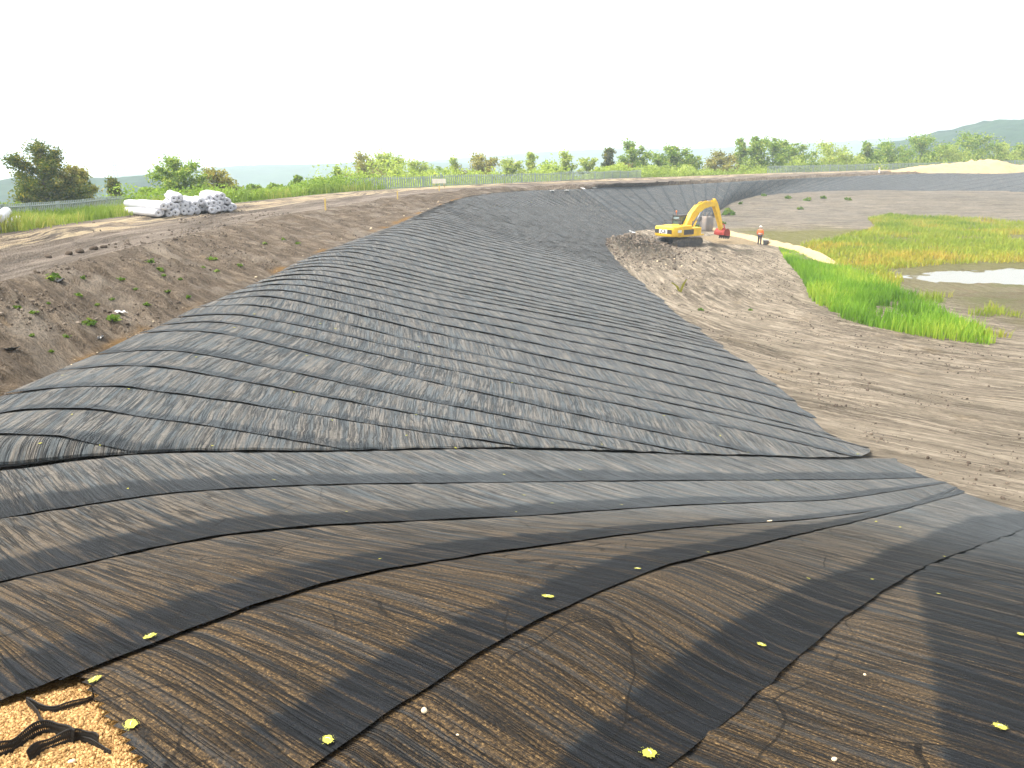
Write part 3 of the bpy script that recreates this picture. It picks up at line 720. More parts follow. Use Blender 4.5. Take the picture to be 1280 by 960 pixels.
TREES = [
 (58, 262, 176, 68, 52, 'dark_leaf', 'tall dark ragged tree with olive crown behind the left fence', 'round', 9000),
 (104, 260, 203, 40, 54, 'rust_leaf', 'thinner brown-tinged tree leaning against the dark ragged tree', 'round', 2600),
 (84, 258, 214, 34, 56, 'dark_leaf', 'small dark green tree squeezed between the ragged tree and the brown-tinged tree', 'round', 2200),
 (6, 270, 252, 40, 40, 'verge', 'low pale bush at the left photo edge behind the fence', 'round', 1200),
 (145, 258, 222, 26, 60, 'dark_leaf', 'small dark pointed tree standing alone left of the white rolls', 'slim', 1600),
 (185, 258, 234, 26, 62, 'mid_leaf', 'faint little bush peeping over the left end of the rolls', 'round', 1000),
 (226, 250, 197, 58, 66, 'mid_leaf', 'broad fresh green tree rising behind the middle of the white rolls', 'round', 3800),
 (272, 248, 210, 44, 70, 'rust_leaf', 'brownish green tree above the right end of the white rolls', 'round', 2600),
 (293, 254, 234, 24, 62, 'dark_leaf', 'round dark bush touching the right end of the white rolls', 'round', 1400),
 (318, 250, 230, 24, 74, 'mid_leaf', 'first low bush right of the rolls beside the track', 'round', 1200),
 (345, 248, 230, 24, 76, 'mid_leaf', 'second low bush right of the rolls, rounded and fresh green', 'round', 1200),
 (374, 246, 218, 22, 80, 'mid_leaf', 'slim pointed sapling in the low bushes right of the rolls', 'slim', 1200),
 (402, 243, 222, 34, 84, 'pale_leaf', 'yellowish spreading bush just left of the slender sapling by the track bend', 'round', 1600),
 (424, 240, 206, 18, 88, 'mid_leaf', 'slender sapling above the yellowish bush at the track bend', 'slim', 1100),
 (436, 240, 224, 26, 86, 'mid_leaf', 'rounded bright bush left of the dark dome bush at the track bend', 'round', 1200),
 (463, 238, 222, 34, 88, 'dark_leaf', 'dark dome-shaped bush where the track bends to the right', 'round', 1600),
 (456, 232, 190, 32, 118, 'rust_leaf', 'tall thin-leaved brownish tree at the left end of the far hedge line', 'round', 1800),
 (486, 232, 189, 48, 120, 'pale_leaf', 'broad pale yellow-green tree near the left end of the far hedge line', 'round', 3200),
 (522, 230, 198, 30, 122, 'pale_leaf', 'pale narrow tree right of the broad yellow-green one', 'round', 1800),
 (548, 229, 207, 30, 124, 'mid_leaf', 'low green bush above the white board on the far fence', 'round', 1500),
 (570, 228, 193, 14, 126, 'pale_leaf', 'thin pale sapling standing left of the round hedge tree', 'slim', 900),
 (602, 227, 192, 40, 126, 'rust_leaf', 'round dense tree in the far hedge with brownish top', 'round', 2800),
 (636, 226, 196, 26, 126, 'pale_leaf', 'pale rounded tree right of the brownish topped round tree', 'round', 1700),
 (664, 225, 188, 16, 128, 'pale_leaf', 'thin pale upright tree in the middle of the far hedge', 'slim', 1000),
 (684, 224, 202, 26, 126, 'mid_leaf', 'low green bush left of the tall yellow marker pole', 'round', 1400),
 (707, 223, 188, 20, 130, 'pale_leaf', 'pale feathery tree just left of the tall yellow marker pole', 'slim', 1200),
 (737, 222, 194, 22, 132, 'pale_leaf', 'pale feathery tree just right of the tall yellow marker pole', 'round', 1300),
 (759, 221, 181, 15, 130, 'dark_leaf', 'dark narrow columnar tree in the far hedge', 'slim', 1500),
 (778, 221, 203, 22, 132, 'rust_leaf', 'low rusty bush between the dark column tree and tall birch', 'round', 1300),
 (793, 221, 175, 26, 134, 'mid_leaf', 'tall birch-like tree standing clear above the hedge over the excavator', 'round', 2000),
 (824, 219, 192, 24, 136, 'mid_leaf', 'medium green tree right of the tall birch-like tree', 'round', 1600),
 (846, 218, 182, 30, 138, 'mid_leaf', 'wide two-peaked green tree above the excavator boom', 'round', 2200),
 (864, 218, 191, 18, 140, 'mid_leaf', 'small green tree right of the two-peaked green tree', 'round', 1100),
 (898, 217, 190, 32, 142, 'rust_leaf', 'reddish thin shrub between the boom and the tall tree group', 'round', 1700),
 (926, 217, 171, 18, 146, 'mid_leaf', 'slim leading tree at the left of the tall tree group', 'slim', 1300),
 (943, 216, 167, 22, 148, 'mid_leaf', 'tallest feathery tree of the tall group right of the excavator', 'slim', 1600),
 (966, 216, 170, 34, 150, 'mid_leaf', 'full round tree in the tall group above the worker', 'round', 2400),
 (993, 215, 176, 32, 152, 'mid_leaf', 'last round tree at the right of the tall group', 'round', 2000),
 (1036, 214, 178, 44, 158, 'pale_leaf', 'open pale tree alone right of the tall group', 'round', 2000),
 (1060, 213, 192, 32, 158, 'pale_leaf', 'low pale bush right of the open pale tree', 'round', 1300),
 (1081, 213, 176, 16, 160, 'mid_leaf', 'slender tree left of the sand heap', 'slim', 1000),
 (1110, 212, 178, 42, 164, 'mid_leaf', 'broad hazy tree over the left end of the sand heap', 'round', 2200),
 (1150, 211, 168, 38, 168, 'mid_leaf', 'tall hazy tree behind the middle of the sand heap', 'round', 2200),
 (1184, 210, 181, 34, 168, 'pale_leaf', 'pale low tree behind the sand heap, between two taller trees', 'round', 1600),
 (1216, 209, 165, 46, 172, 'mid_leaf', 'large hazy tree behind the right part of the sand heap', 'round', 2600),
 (1250, 208, 178, 32, 172, 'pale_leaf', 'pale tree right of the large hazy tree by the sand heap', 'round', 1500),
 (1274, 208, 180, 26, 174, 'mid_leaf', 'last hedge tree at the right photo edge', 'round', 1500)]
for (px, by, ty, w, y, mat, lab, shp, nl) in TREES:
    low = (by-ty) < 26
    tree(px, by, ty, w, y, mat, lab, 'trees and bushes behind the crest', shp, 'bush' if low else 'tree', int(nl*4.6), 'bush' if low else 'tree')

def blades(name, pts, h, wd, mat, rng, lean=.25, kind='stuff', hv=None):
    n = len(pts); a = rng.random(n)*6.283; dx = np.cos(a)*wd/2; dy = np.sin(a)*wd/2
    hh = h*(.55+.75*rng.random(n))*(1 if hv is None else hv); lx = rng.normal(size=n)*lean*hh; ly = rng.normal(size=n)*lean*hh
    z0 = pts[:, 2]-.05
    b0 = np.c_[pts[:, 0]-dx, pts[:, 1]-dy, z0]; b1 = np.c_[pts[:, 0]+dx, pts[:, 1]+dy, z0]
    m0 = np.c_[pts[:, 0]-dx*.7+lx*.35, pts[:, 1]-dy*.7+ly*.35, z0+hh*.6]; m1 = np.c_[pts[:, 0]+dx*.7+lx*.35, pts[:, 1]+dy*.7+ly*.35, z0+hh*.6]
    t = np.c_[pts[:, 0]+lx-dx*.1, pts[:, 1]+ly-dy*.1, z0+hh]; t2 = np.c_[pts[:, 0]+lx+dx*.1, pts[:, 1]+ly+dy*.1, z0+hh]
    P = np.stack([b0, b1, m1, m0, t2, t], 1).reshape(-1, 3); i = np.arange(n)*6
    f = np.concatenate([np.c_[i, i+1, i+2, i+3], np.c_[i+3, i+2, i+4, i+5]])
    r = np.repeat(rng.random(n)*.35+.75*np.clip((fbm(pts[:, 0]*.24, pts[:, 1]*.30, 4, 5)-.22)*2.1, 0, 1), 6)
    o = link(name, raw_mesh(name, P, f, None, dict(rnd=r), smooth=False), mat); tag(o, kind=kind); return o
def inside(poly, X, Y):
    c = np.zeros(len(X), bool); n = len(poly)
    for i in range(n):
        x0, y0 = poly[i]; x1, y1 = poly[(i+1) % n]
        k = ((y0 > Y) != (y1 > Y)) & (X < (x1-x0)*(Y-y0)/(y1-y0+1e-12)+x0); c ^= k
    return c
def scatter(poly, n, rng, zf):
    poly = np.array(poly); lo, hi = poly.min(0), poly.max(0); X = lo[0]+(hi-lo)[0]*rng.random(n*4); Y = lo[1]+(hi-lo)[1]*rng.random(n*4)
    k = inside(poly, X, Y); X, Y = X[k][:n], Y[k][:n]; return np.c_[X, Y, zf(X, Y)]
g2 = lambda q: un(q[0], q[1], -7.2)[:2]
reed_poly = [g2(q) for q in [(972, 309), (985, 330), (1004, 352), (1012, 374), (1050, 398), (1085, 409), (1120, 416), (1180, 427), (1236, 433), (1245, 428), (1200, 405), (1165, 388), (1120, 366), (1075, 348), (1040, 330), (1002, 310)]]
p = scatter(reed_poly, 17000, RNG, floor_z); hv = .70+.6*fbm(p[:, 0]*.7, p[:, 1]*.7, 3, 15)
k = fbm(p[:, 0]*.9+9, p[:, 1]*.9, 3, 16) > .30; p, hv = p[k], hv[k]
bl = np.array([un(x, y, -7.2)[:2] for x, y in ((975, 308), (1003, 315), (1026, 324), (1050, 332.5))]); bl = np.concatenate([bl[i]+(bl[i+1]-bl[i])*np.linspace(0, 1, 12)[:, None] for i in range(3)])
hv = hv*(.25+.75*sstep(1.0, 4., np.min(np.hypot(p[:, None, 0]-bl[None, :, 0], p[:, None, 1]-bl[None, :, 1]), axis=1)))
tag(blades('reeds', p, .64, .05, M['reed'], RNG, .22, hv=hv), 'bright green reeds growing between bare ground and shallow pond', 'reeds')
marsh_poly = [g2(q) for q in [(1000, 307), (1045, 297), (1090, 288), (1092, 283), (1085, 279), (1110, 277), (1200, 278), (1280, 281), (1420, 284), (1420, 322), (1280, 328), (1180, 331), (1105, 338), (1130, 352), (1120, 368), (1075, 350), (1040, 332)]]
p = scatter(marsh_poly, 34000, RNG, floor_z); k = fbm(p[:, 0]*.35+3, p[:, 1]*.35, 4, 18) > .36-.1*(p[:, 1] < 75); p = p[k]
tag(blades('marsh_grass', p, .42, .07, M['marsh'], RNG, .3), 'yellow and ochre marsh grass covering the pond bed', 'grass')
band_poly = [g2(q) for q in [(1083, 279), (1110, 276.5), (1160, 277.5), (1225, 279), (1225, 283), (1150, 284), (1100, 285)]]
p = scatter(band_poly, 4500, RNG, floor_z)
tag(blades('green_rushes', p, .4, .08, M['verge'], RNG, .2), 'darker green rushes in a band at the back of the marsh', 'rushes')
p = scatter([g2(q) for q in [(1120, 368), (1165, 388), (1245, 430), (1290, 440), (1290, 400), (1200, 372)]], 3000, RNG, floor_z); k = fbm(p[:, 0]*.6, p[:, 1]*.6, 3, 28) > .50
tag(blades('sparse_rushes', p[k], .4, .04, M['marsh'], RNG, .3), 'thin scattered rushes on the muddy pond edge', 'rushes')
# verge grass between track and fence
def verge_pts(i0, i1, n, w0, w1):
    idx = RNG.integers(i0, i1, n); f = w0+(w1-w0)*RNG.random(n); q = Gc[idx]+oc[idx]*f[:, None]+RNG.normal(size=(n, 3))*[.15, .15, 0]
    q[:, 2] = [gz(a, b, c) for a, b, c in q]; return q
i_at = lambda s: int(s/(nS-1)*899)
q = verge_pts(i_at(8.3), i_at(11.6), 9000, .1, 5.5); hvv = .4+1.2*fbm(q[:, 0]*.6, q[:, 1]*.6, 3, 33)
tag(blades('verge_grass', q, .5, .05, M['verge'], RNG, .25, hv=hvv), 'tall yellow-green grass between the track and left fence', 'grass')
def scrub(name, i0, i1, n, w0, w1, hmax, size, mat, label, kind_seed):
    q = verge_pts(i0, i1, n, w0, w1); hh = hmax*np.clip((fbm(q[:, 0]*.22, q[:, 1]*.22, 4, kind_seed)-.2)*2.2, .12, 1.3)
    q[:, 2] += hh*RNG.random(n)**.8-.05; P, f, rr = leaf_cloud(q, size, RNG)
    rr = np.repeat(np.clip(RNG.random(n)*.5+.6*(fbm(q[:, 0]*.3, q[:, 1]*.3, 3, kind_seed+3)-.1), 0, 1), 4)
    o = link(name, raw_mesh(name, P, f, None, dict(rnd=rr), smooth=False), M[mat]); tag(o, label, 'undergrowth', kind='stuff')
scrub('scrub', i_at(11.6), i_at(15.2), 16000, .8, 8, 1.5, .17, 'mid_leaf', 'tall green weeds and scrub along the track beyond the white rolls', 34)
q = verge_pts(i_at(11.6), i_at(15.2), 4000, .5, 5)
tag(blades('verge_weeds', q, .7, .07, M['verge'], RNG, .3), 'rough grass along the track edge beyond the white rolls', 'grass')
scrub('hedge_undergrowth', i_at(15.4), i_at(22.7), 42000, 4.5, 17, 3.0, .30, 'pale_leaf', 'pale green undergrowth beneath the far hedge trees', 35)
# ------------------------------------------------------------------ fences
def fence(name, pts, hgt, pitch, label, dz=-.15):
    o = empty(name, (pts[0][0], pts[0][1], gz(pts[0][0], pts[0][1], pts[0][2]))); tag(o, label, 'fence', 'palisade fences round the site')
    loc = Vector(o.location)
    P = np.array(pts); cum = np.r_[0, np.cumsum(np.linalg.norm(np.diff(P[:, :2], axis=0), axis=1))]
    at = lambda s: (lambda x, y: Vector((x, y, gz(x, y, 5.)+dz)))(np.interp(s, cum, P[:, 0]), np.interp(s, cum, P[:, 1]))
    pale = MB(); s = 0.
    while s < cum[-1]:
        a = at(s)-loc; b = at(min(s+.05, cum[-1]))-loc; d = Vector((b.x-a.x, b.y-a.y, 0))
        ang = math.atan2(d.y, d.x) if d.length > 1e-4 else 0
        pale.box(a+Vector((0, 0, hgt/2)), (pitch*.45, .02, hgt), Matrix.Rotation(ang, 3, 'Z')); s += pitch
    pale.build('pales', M['steel'], o)
    s = 0.
    for zf in (.2, .86):
        r = MB(); s = 0.
        while s < cum[-1]-.1:
            r.tube(at(s)-loc+Vector((0, 0, hgt*zf)), at(min(s+2.5, cum[-1]))-loc+Vector((0, 0, hgt*zf)), .03, n=6); s += 2.5
        r.build('rail', M['steel'], o)
    s = 0.
    while s < cum[-1]:
        a = at(s)-loc; MB().box(a+Vector((0, 0, hgt*.5)), (.09, .09, hgt*1.0)).build('post', M['steel'], o); s += 2.5
    return o
def gline(s0, s1, off, n=24):
    idx = np.linspace(i_at(s0), min(i_at(s1), 899), n).astype(int); return [Gc[i]+oc[i]*off for i in idx]
fence('palisade_fence', gline(8.0, 12.2, 5.4), 1.05, .17, 'grey palisade fence behind the tall grass at the left')
fence('palisade_fence', gline(15.0, 18.3, 3.2), 1.25, .30, 'grey green palisade fence along the middle of the far crest')
fence('palisade_fence', gline(20., 22.9, 4.0), 1.5, .36, 'pale palisade fence on the far crest left of and behind the sand heap')

# ------------------------------------------------------------------ white wrapped rolls
def roll_mesh(L, r, seed):
    rng = np.random.default_rng(seed); n, m = 15, 16; P = []
    for i in range(n):
        f = i/(n-1); x = (f-.5)*L; rr = r*(1-.10*abs(2*f-1)**9)
        for j in range(m):
            a = 2*math.pi*j/m; q = rr*(1+.05*(vnoise(np.array([i*.7]), np.array([j*.9]), seed)[0]-.5)); sag = -.02*r*math.sin(f*math.pi)
            P.append((x, math.cos(a)*q, math.sin(a)*q*.97+sag))
    f = [(i*m+j, i*m+(j+1) % m, (i+1)*m+(j+1) % m, (i+1)*m+j) for i in range(n-1) for j in range(m)]
    return raw_mesh('roll_body', np.array(P), np.array(f))
RM = [roll_mesh(4.2, .19, s) for s in range(4)]
for m_ in RM: m_.materials.append(M['white'])
def end_mesh(sx):
    b = MB(); b.m = 0
    v = []; m = 16
    for (rr, xx) in ((.175, 2.1), (.12, 2.135), (.040, 2.11), (.03, 2.06)):
        v.append([b.bm.verts.new((sx*xx, math.cos(2*math.pi*j/m)*rr*(1+.06*math.sin(j*3.1)), math.sin(2*math.pi*j/m)*rr*.97)) for j in range(m)])
    for A, B, mi in zip(v[:-1], v[1:], (0, 0, 1)):
        for j in range(m):
            fc = b.bm.faces.new((A[j], A[(j+1) % m], B[(j+1) % m], B[j])); fc.material_index = mi; fc.smooth = True
    fc = b.bm.faces.new(v[-1]); fc.material_index = 1
    bmesh.ops.recalc_face_normals(b.bm, faces=b.bm.faces[:])
    me = b.mesh('roll_end'); me.materials.append(M['white']); me.materials.append(M['core']); return me
EM = [end_mesh(-1), end_mesh(1)]
def roll(pos, ang, label, tilt=0.):
    tilt = RNG.normal()*.012
    o = empty('wrapped_roll', pos, ang); o.rotation_euler = (0, tilt, ang); tag(o, label, 'roll', 'white wrapped rolls beside the track')
    for me, nm in ((random.choice(RM), 'wrapping'), (EM[0], 'roll_end'), (EM[1], 'roll_end')):
        c = bpy.data.objects.new(nm, me); COL.objects.link(c); c.parent = o
        if nm == 'wrapping': c.rotation_euler = (random.random()*6, 0, 0)
def stack(px0, py0, px1, py1, rows, where, ang, z=-2.62, push=1.9):
    A = np.array(un(px0, py0, z)); B = np.array(un(px1, py1, z)); n0 = rows[0]
    rowname = ['bottom', 'second', 'third', 'top']
    for k, n in enumerate(rows):
        for i in range(n):
            f = (i+.5*k+(n0-n-k)*.25*0)/max(n0-1, 1)
            q = A+(B-A)*f; jit = RNG.normal()*.10
            d = np.array([math.cos(ang), math.sin(ang)])
            x, y = q[0]-d[0]*(push-jit), q[1]-d[1]*(push-jit)
            g = gz(x, y, q[2])
            lay = ('topmost' if k == len(rows)-1 and n == 1 else rowname[k]+' row')
            pos = ordinal(i+1)+' from left, ' if n > 1 else ''
            roll((x, y, g+.18+k*.335+RNG.normal()*.025), ang+RNG.normal()*.05, f'white roll, {pos}{lay} of the {where}')
stack(198, 273, 215, 269.5, [5, 4], 'left stack', math.radians(-46))
stack(217, 270, 262, 265.5, [12, 10, 3], 'middle stack', math.radians(-62), push=2.0)
stack(262, 266.5, 294, 262.5, [8, 6, 3], 'right stack', math.radians(-62), push=2.0)
stack(-26, 294, 6, 291, [4, 3, 1], 'pile at the left photo edge', math.radians(-62), z=-2.35)

# ------------------------------------------------------------------ excavator
def excavator():
    pos = un(849, 307, -7.2); z = gz(pos[0], pos[1], 0.)
    o = empty('excavator', (pos[0], pos[1], z+.02), math.radians(90-52)); o.scale = (.84, .84, .84); tag(o, 'yellow tracked excavator with red bucket working on the bare pond floor', 'excavator')
    for s in (-1, 1):
        yc = s*1.13; b = MB(); L = 3.9
        pts = [(-1.65, .0), (1.65, .0), (1.93, .18), (2.02, .42), (1.9, .66), (1.62, .78), (-1.62, .78), (-1.9, .66), (-2.02, .42), (-1.93, .18)]
        b.prism([(x, zz+.0) for x, zz in pts], yc-.29, yc+.29, .03); t = b.build('track', M['rubber'], o)
        g = MB()
        per = np.array(pts+[pts[0]]); cum = np.r_[0, np.cumsum(np.linalg.norm(np.diff(per, axis=0), axis=1))]
        for q in np.arange(0, cum[-1], .20):
            x = np.interp(q, cum, per[:, 0]); zz = np.interp(q, cum, per[:, 1]); x2 = np.interp(q+.02, cum, per[:, 0]); z2 = np.interp(q+.02, cum, per[:, 1])
            g.box((x, yc, zz), (.15, .62, .05), Matrix.Rotation(-math.atan2(z2-zz, x2-x), 3, 'Y'))
        g.build('track_shoes', M['rubber'], t)
        for x in (-1.65, 1.65): MB().tube((x, yc-.31, .40), (x, yc+.31, .40), .26, n=16).build('sprocket', M['black'], t)
        r = MB()
        for x in np.linspace(-1.2, 1.2, 7): r.tube((x, yc-.30, .17), (x, yc+.30, .17), .10, n=10)
        r.build('rollers', M['black'], t)
        MB().box((0, yc, .44), (3.0, .60, .26), bevel=.03).build('track_frame', M['black'], t)
    MB().box((0, 0, .62), (2.2, 1.7, .34), bevel=.05).tube((0, 0, .7), (0, 0, .98), .72, n=24).build('undercarriage', M['black'], o)
    MB().box((.35, 0, 1.06), (4.0, 2.5, .16), bevel=.03).build('deck', M['yellow'], o)
    # counterweight with rounded rear corners
    out = []
    for a in np.linspace(-90, 90, 13):
        c = math.cos(math.radians(a)); s_ = math.sin(math.radians(a)); out.append((-2.05-.55*abs(c)**.45, 1.30*(abs(s_)**.45)*(1 if s_ > 0 else -1)))
    b = MB(); rings = []
    for zz, sc in ((1.03, .93), (1.10, .98), (1.22, 1.), (1.86, 1.), (1.98, .985), (2.05, .95)):
        rings.append([b.bm.verts.new((-1.4+(x+1.4)*sc, y*sc, zz)) for x, y in [(-1.3, -1.30)]+out+[(-1.3, 1.30)]])
    for A, B in zip(rings[:-1], rings[1:]):
        for j in range(len(A)): 
            fc = b.bm.faces.new((A[j], A[(j+1) % len(A)], B[(j+1) % len(A)], B[j])); fc.smooth = True
    b.bm.faces.new(rings[0]); b.bm.faces.new(rings[-1]); bmesh.ops.recalc_face_normals(b.bm, faces=b.bm.faces[:])
    cw = b.build('counterweight', M['yellow'], o)
    # rear badge: white plate with the maker's letters between two black grilles
    pl = MB().box((-2.612, -.02, 1.56), (.03, 1.02, .40), bevel=.01).build('badge_plate', M['plate'], cw)
    cu = bpy.data.curves.new('lettering', 'FONT'); cu.body = 'JCB'; cu.size = .46; cu.align_x = 'CENTER'; cu.align_y = 'CENTER'; cu.extrude = .006; cu.offset = .012
    tmp = bpy.data.objects.new('tmp', cu); COL.objects.link(tmp); dg = bpy.context.evaluated_depsgraph_get(); me = bpy.data.meshes.new_from_object(tmp.evaluated_get(dg)); bpy.data.objects.remove(tmp)
    me.transform(Matrix.Translation((-2.634, -.02, 1.56)) @ Matrix(((0, 0, -1, 0), (-1, 0, 0, 0), (0, 1, 0, 0), (0, 0, 0, 1))))
    me.materials.clear(); lt = link('lettering', me, M['ink'], pl)
    for s in (-1, 1): MB().box((-2.585, s*.83-.02*0, 1.56), (.05, .56, .40), bevel=.01).build('grille', M['black'], cw)
    # engine housing and side boxes
    h = MB().box((-.55, -.1, 1.62), (1.75, 2.45, .96), bevel=.07).build('engine_cover', M['yellow'], o)
    MB().box((-.2, -1.34, 1.45), (1.5, .04, .5)).build('side_grille', M['black'], h)
    MB().box((-1.6, -1.335, 1.58), (.55, .02, .26), bevel=.004).build('side_badge', M['plate'], h)
    MB().tube((-.7, -.55, 2.05), (-.7, -.55, 2.6), .07).tube((-.7, -.55, 2.6), (-.82, -.55, 2.72), .065).build('exhaust', M['black'], o)
    MB().box((1.15, -.88, 1.48), (1.5, .72, .70), bevel=.05).build('tool_box', M['yellow'], o)
    hr = MB()
    for a, c in (((.45, -1.2, 1.85), (.45, -1.2, 2.5)), ((1.8, -1.2, 1.85), (1.8, -1.2, 2.5)), ((.45, -1.2, 2.5), (1.8, -1.2, 2.5)), ((-1.2, 1.15, 2.1), (-1.2, 1.15, 2.55)), ((-1.2, -1.15, 2.1), (-1.2, -1.15, 2.55)), ((-1.2, -1.15, 2.55), (-1.2, 1.15, 2.55))): hr.tube(a, c, .025, n=8)
    hr.build('handrail', M['black'], o)
    # cab on the left
    prof = [(.15, 1.14), (1.95, 1.14), (2.05, 1.7), (1.75, 2.92), (.30, 2.95), (.12, 2.6)]
    cab = MB()
    for yy in (.34, 1.24):
        for a, c in zip(prof, prof[1:]+prof[:1]): cab.tube((a[0], yy, a[1]), (c[0], yy, c[1]), .055, n=8)
    for (x, zz) in prof: cab.tube((x, .34, zz), (x, 1.24, zz), .055, n=8)
    cab.prism([(.15, 1.14), (1.95, 1.14), (2.03, 1.6), (.13, 1.75)], .36, 1.22, .03)
    cb = cab.build('cab', M['black'], o)
    gl = MB(); gl.prism([(.20, 1.78), (2.0, 1.66), (1.72, 2.86), (.32, 2.88), (.16, 2.58)], .35, 1.23); gl.build('cab_window', M['glass'], cb)
    MB().box((1.02, .79, 2.97), (1.6, 1.0, .10), bevel=.03).build('cab_roof', M['black'], cb)
    MB().box((.9, .79, 1.75), (.55, .5, .12), bevel=.03).box((.66, .79, 2.1), (.14, .5, .65), bevel=.04).build('cab_seat', M['black'], cb)
    bc = MB().tube((.45, 1.0, 3.02), (.45, 1.0, 3.28), .02).tube((.45, 1.0, 3.28), (.45, 1.0, 3.46), .075, .06).build('beacon', M['beacon'], cb)
    for (xx, yy) in ((1.95, 1.45), (1.7, -1.25)):
        MB().tube((xx, yy-.12*(1 if yy > 0 else -1), 2.4), (xx, yy, 2.75), .02).box((xx, yy, 2.72), (.06, .22, .34), bevel=.02).build('mirror', M['black'], o)
    # boom: box-section banana
    def beam(line, w, name, mat, parent=o):
        c = [Vector((x, 0, zz)) for x, zz, _ in line]; up = []; dn = []
        for i, (x, zz, hh) in enumerate(line):
            d = (c[min(i+1, len(c)-1)]-c[max(i-1, 0)]).normalized(); nrm = Vector((-d.z, 0, d.x)); up.append(c[i]+nrm*hh/2); dn.append(c[i]-nrm*hh/2)
        return MB().prism([(q.x, q.z) for q in up]+[(q.x, q.z) for q in dn[::-1]], -w/2, w/2, .025).build(name, mat, parent)
    boom = [(.55, 1.45, .50), (1.1, 2.15, .68), (1.75, 2.95, .82), (2.55, 3.62, .86), (3.35, 3.95, .72), (4.3, 4.05, .58), (5.35, 4.0, .42)]
    beam(boom, .52, 'boom', M['yellow'])
    arm = [(5.05, 4.50, .30), (5.35, 4.02, .62), (5.85, 3.1, .56), (6.35, 2.1, .42), (6.72, 1.25, .34)]
    beam(arm, .42, 'arm', M['yellow'])
    def ram(a, c, y, name='hydraulic_ram'):
        a, c = Vector((a[0], y, a[1])), Vector((c[0], y, c[1])); mdl = a.lerp(c, .55)
        q = MB().tube(a, mdl, .095, n=12).build(name, M['yellow'], o); MB().tube(mdl, c, .05, n=10).build('piston_rod', M['chrome'], q)
    ram((1.35, 1.35), (2.65, 3.30), .36); ram((1.35, 1.35), (2.65, 3.30), -.36)
    ram((2.75, 4.20), (5.02, 4.50), 0.); ram((5.75, 3.85), (6.75, 2.0), 0.)
    MB().tube((6.55, -.16, 1.95), (7.05, -.16, 1.75), .06).tube((6.55, .16, 1.95), (7.05, .16, 1.75), .06).tube((7.05, -.16, 1.75), (7.1, -.16, 1.15), .06).tube((7.05, .16, 1.75), (7.1, .16, 1.15), .06).build('bucket_link', M['red'], o)
    hs = MB()
    for y in (-.12, .12):
        pr = None
        for x, zz in ((.9, 2.2), (1.5, 3.15), (2.4, 4.05), (3.4, 4.42), (4.6, 4.5), (5.2, 4.45)):
            if pr: hs.tube(pr, (x, y, zz), .028, n=6)
            pr = (x, y, zz)
    hs.build('hose', M['black'], o)
    # bucket: curved shell with side plates, mouth towards the machine
    sh = []
    for a in np.linspace(-30, 190, 12): sh.append((6.95+.58*math.cos(math.radians(a)), .82+.56*math.sin(math.radians(a))))
    b = MB(); wv = 1.30
    rows = [[b.bm.verts.new((x, y, zz)) for x, zz in sh] for y in (-wv/2, wv/2)]
    for j in range(len(sh)-1): b.bm.faces.new((rows[0][j], rows[0][j+1], rows[1][j+1], rows[1][j]))
    for rw in rows: b.bm.faces.new(rw)
    bmesh.ops.solidify(b.bm, geom=b.bm.faces[:], thickness=.04)
    for y in (-.2, .2): b.prism([(6.5, 1.2), (6.75, 1.45), (7.15, 1.45), (7.3, 1.1)], y-.03, y+.03)
    bk = b.build('bucket', M['red'], o)
    for y in np.linspace(-.58, .58, 5):
        MB().prism([(7.30, .62), (7.55, .50), (7.30, .26), (7.20, .30)], y-.06, y+.06).build('bucket_tooth', M['black'], bk)
    MB().box((7.4, 0, .58), (.12, wv+.02, .12)).build('cutting_edge', M['black'], bk)
    return o
excavator()

# pale bulk bag standing beyond the arm
def bulk_bag(px, py, y):
    b = uny(px, py, y); g = gz(b[0], b[1], 0.)
    o = empty('bulk_bag', (b[0], b[1], g), .4); o.scale = (.95, .95, 1.25); tag(o, 'grey sagging bulk bag seen through the bent excavator arm', 'bag')
    bm = MB(); bm.box((0, 0, .62), (1.0, 1.0, 1.2)); bmesh.ops.subdivide_edges(bm.bm, edges=bm.bm.edges[:], cuts=7, use_grid_fill=True)
    for v in bm.bm.verts:
        c = v.co; f = c.z/1.2; k = 1+.16*math.sin(max(0, min(1, f))*math.pi)-.18*max(0, f-.6); n = float(vnoise(np.array([c.x*5+c.z*3]), np.array([c.y*5]), 3)[0])-.5
        r = math.hypot(c.x, c.y); sq = 1-.10*(r/.7)**2; c.x *= k*sq*(1+.06*n); c.y *= k*sq*(1+.06*n); c.z += .05*n
    for f in bm.bm.faces: f.smooth = True
    bm.build('sack', M['bag'], o)
    for sx in (-1, 1):
        for sy in (-1, 1): MB().tube((sx*.36, sy*.36, 1.15), (sx*.30, sy*.28, 1.55), .035, n=6).tube((sx*.30, sy*.28, 1.55), (sx*.2, sy*.36, 1.2), .03, n=6).build('lifting_loop', M['bag'], o)
bulk_bag(883, 287.5, 85)

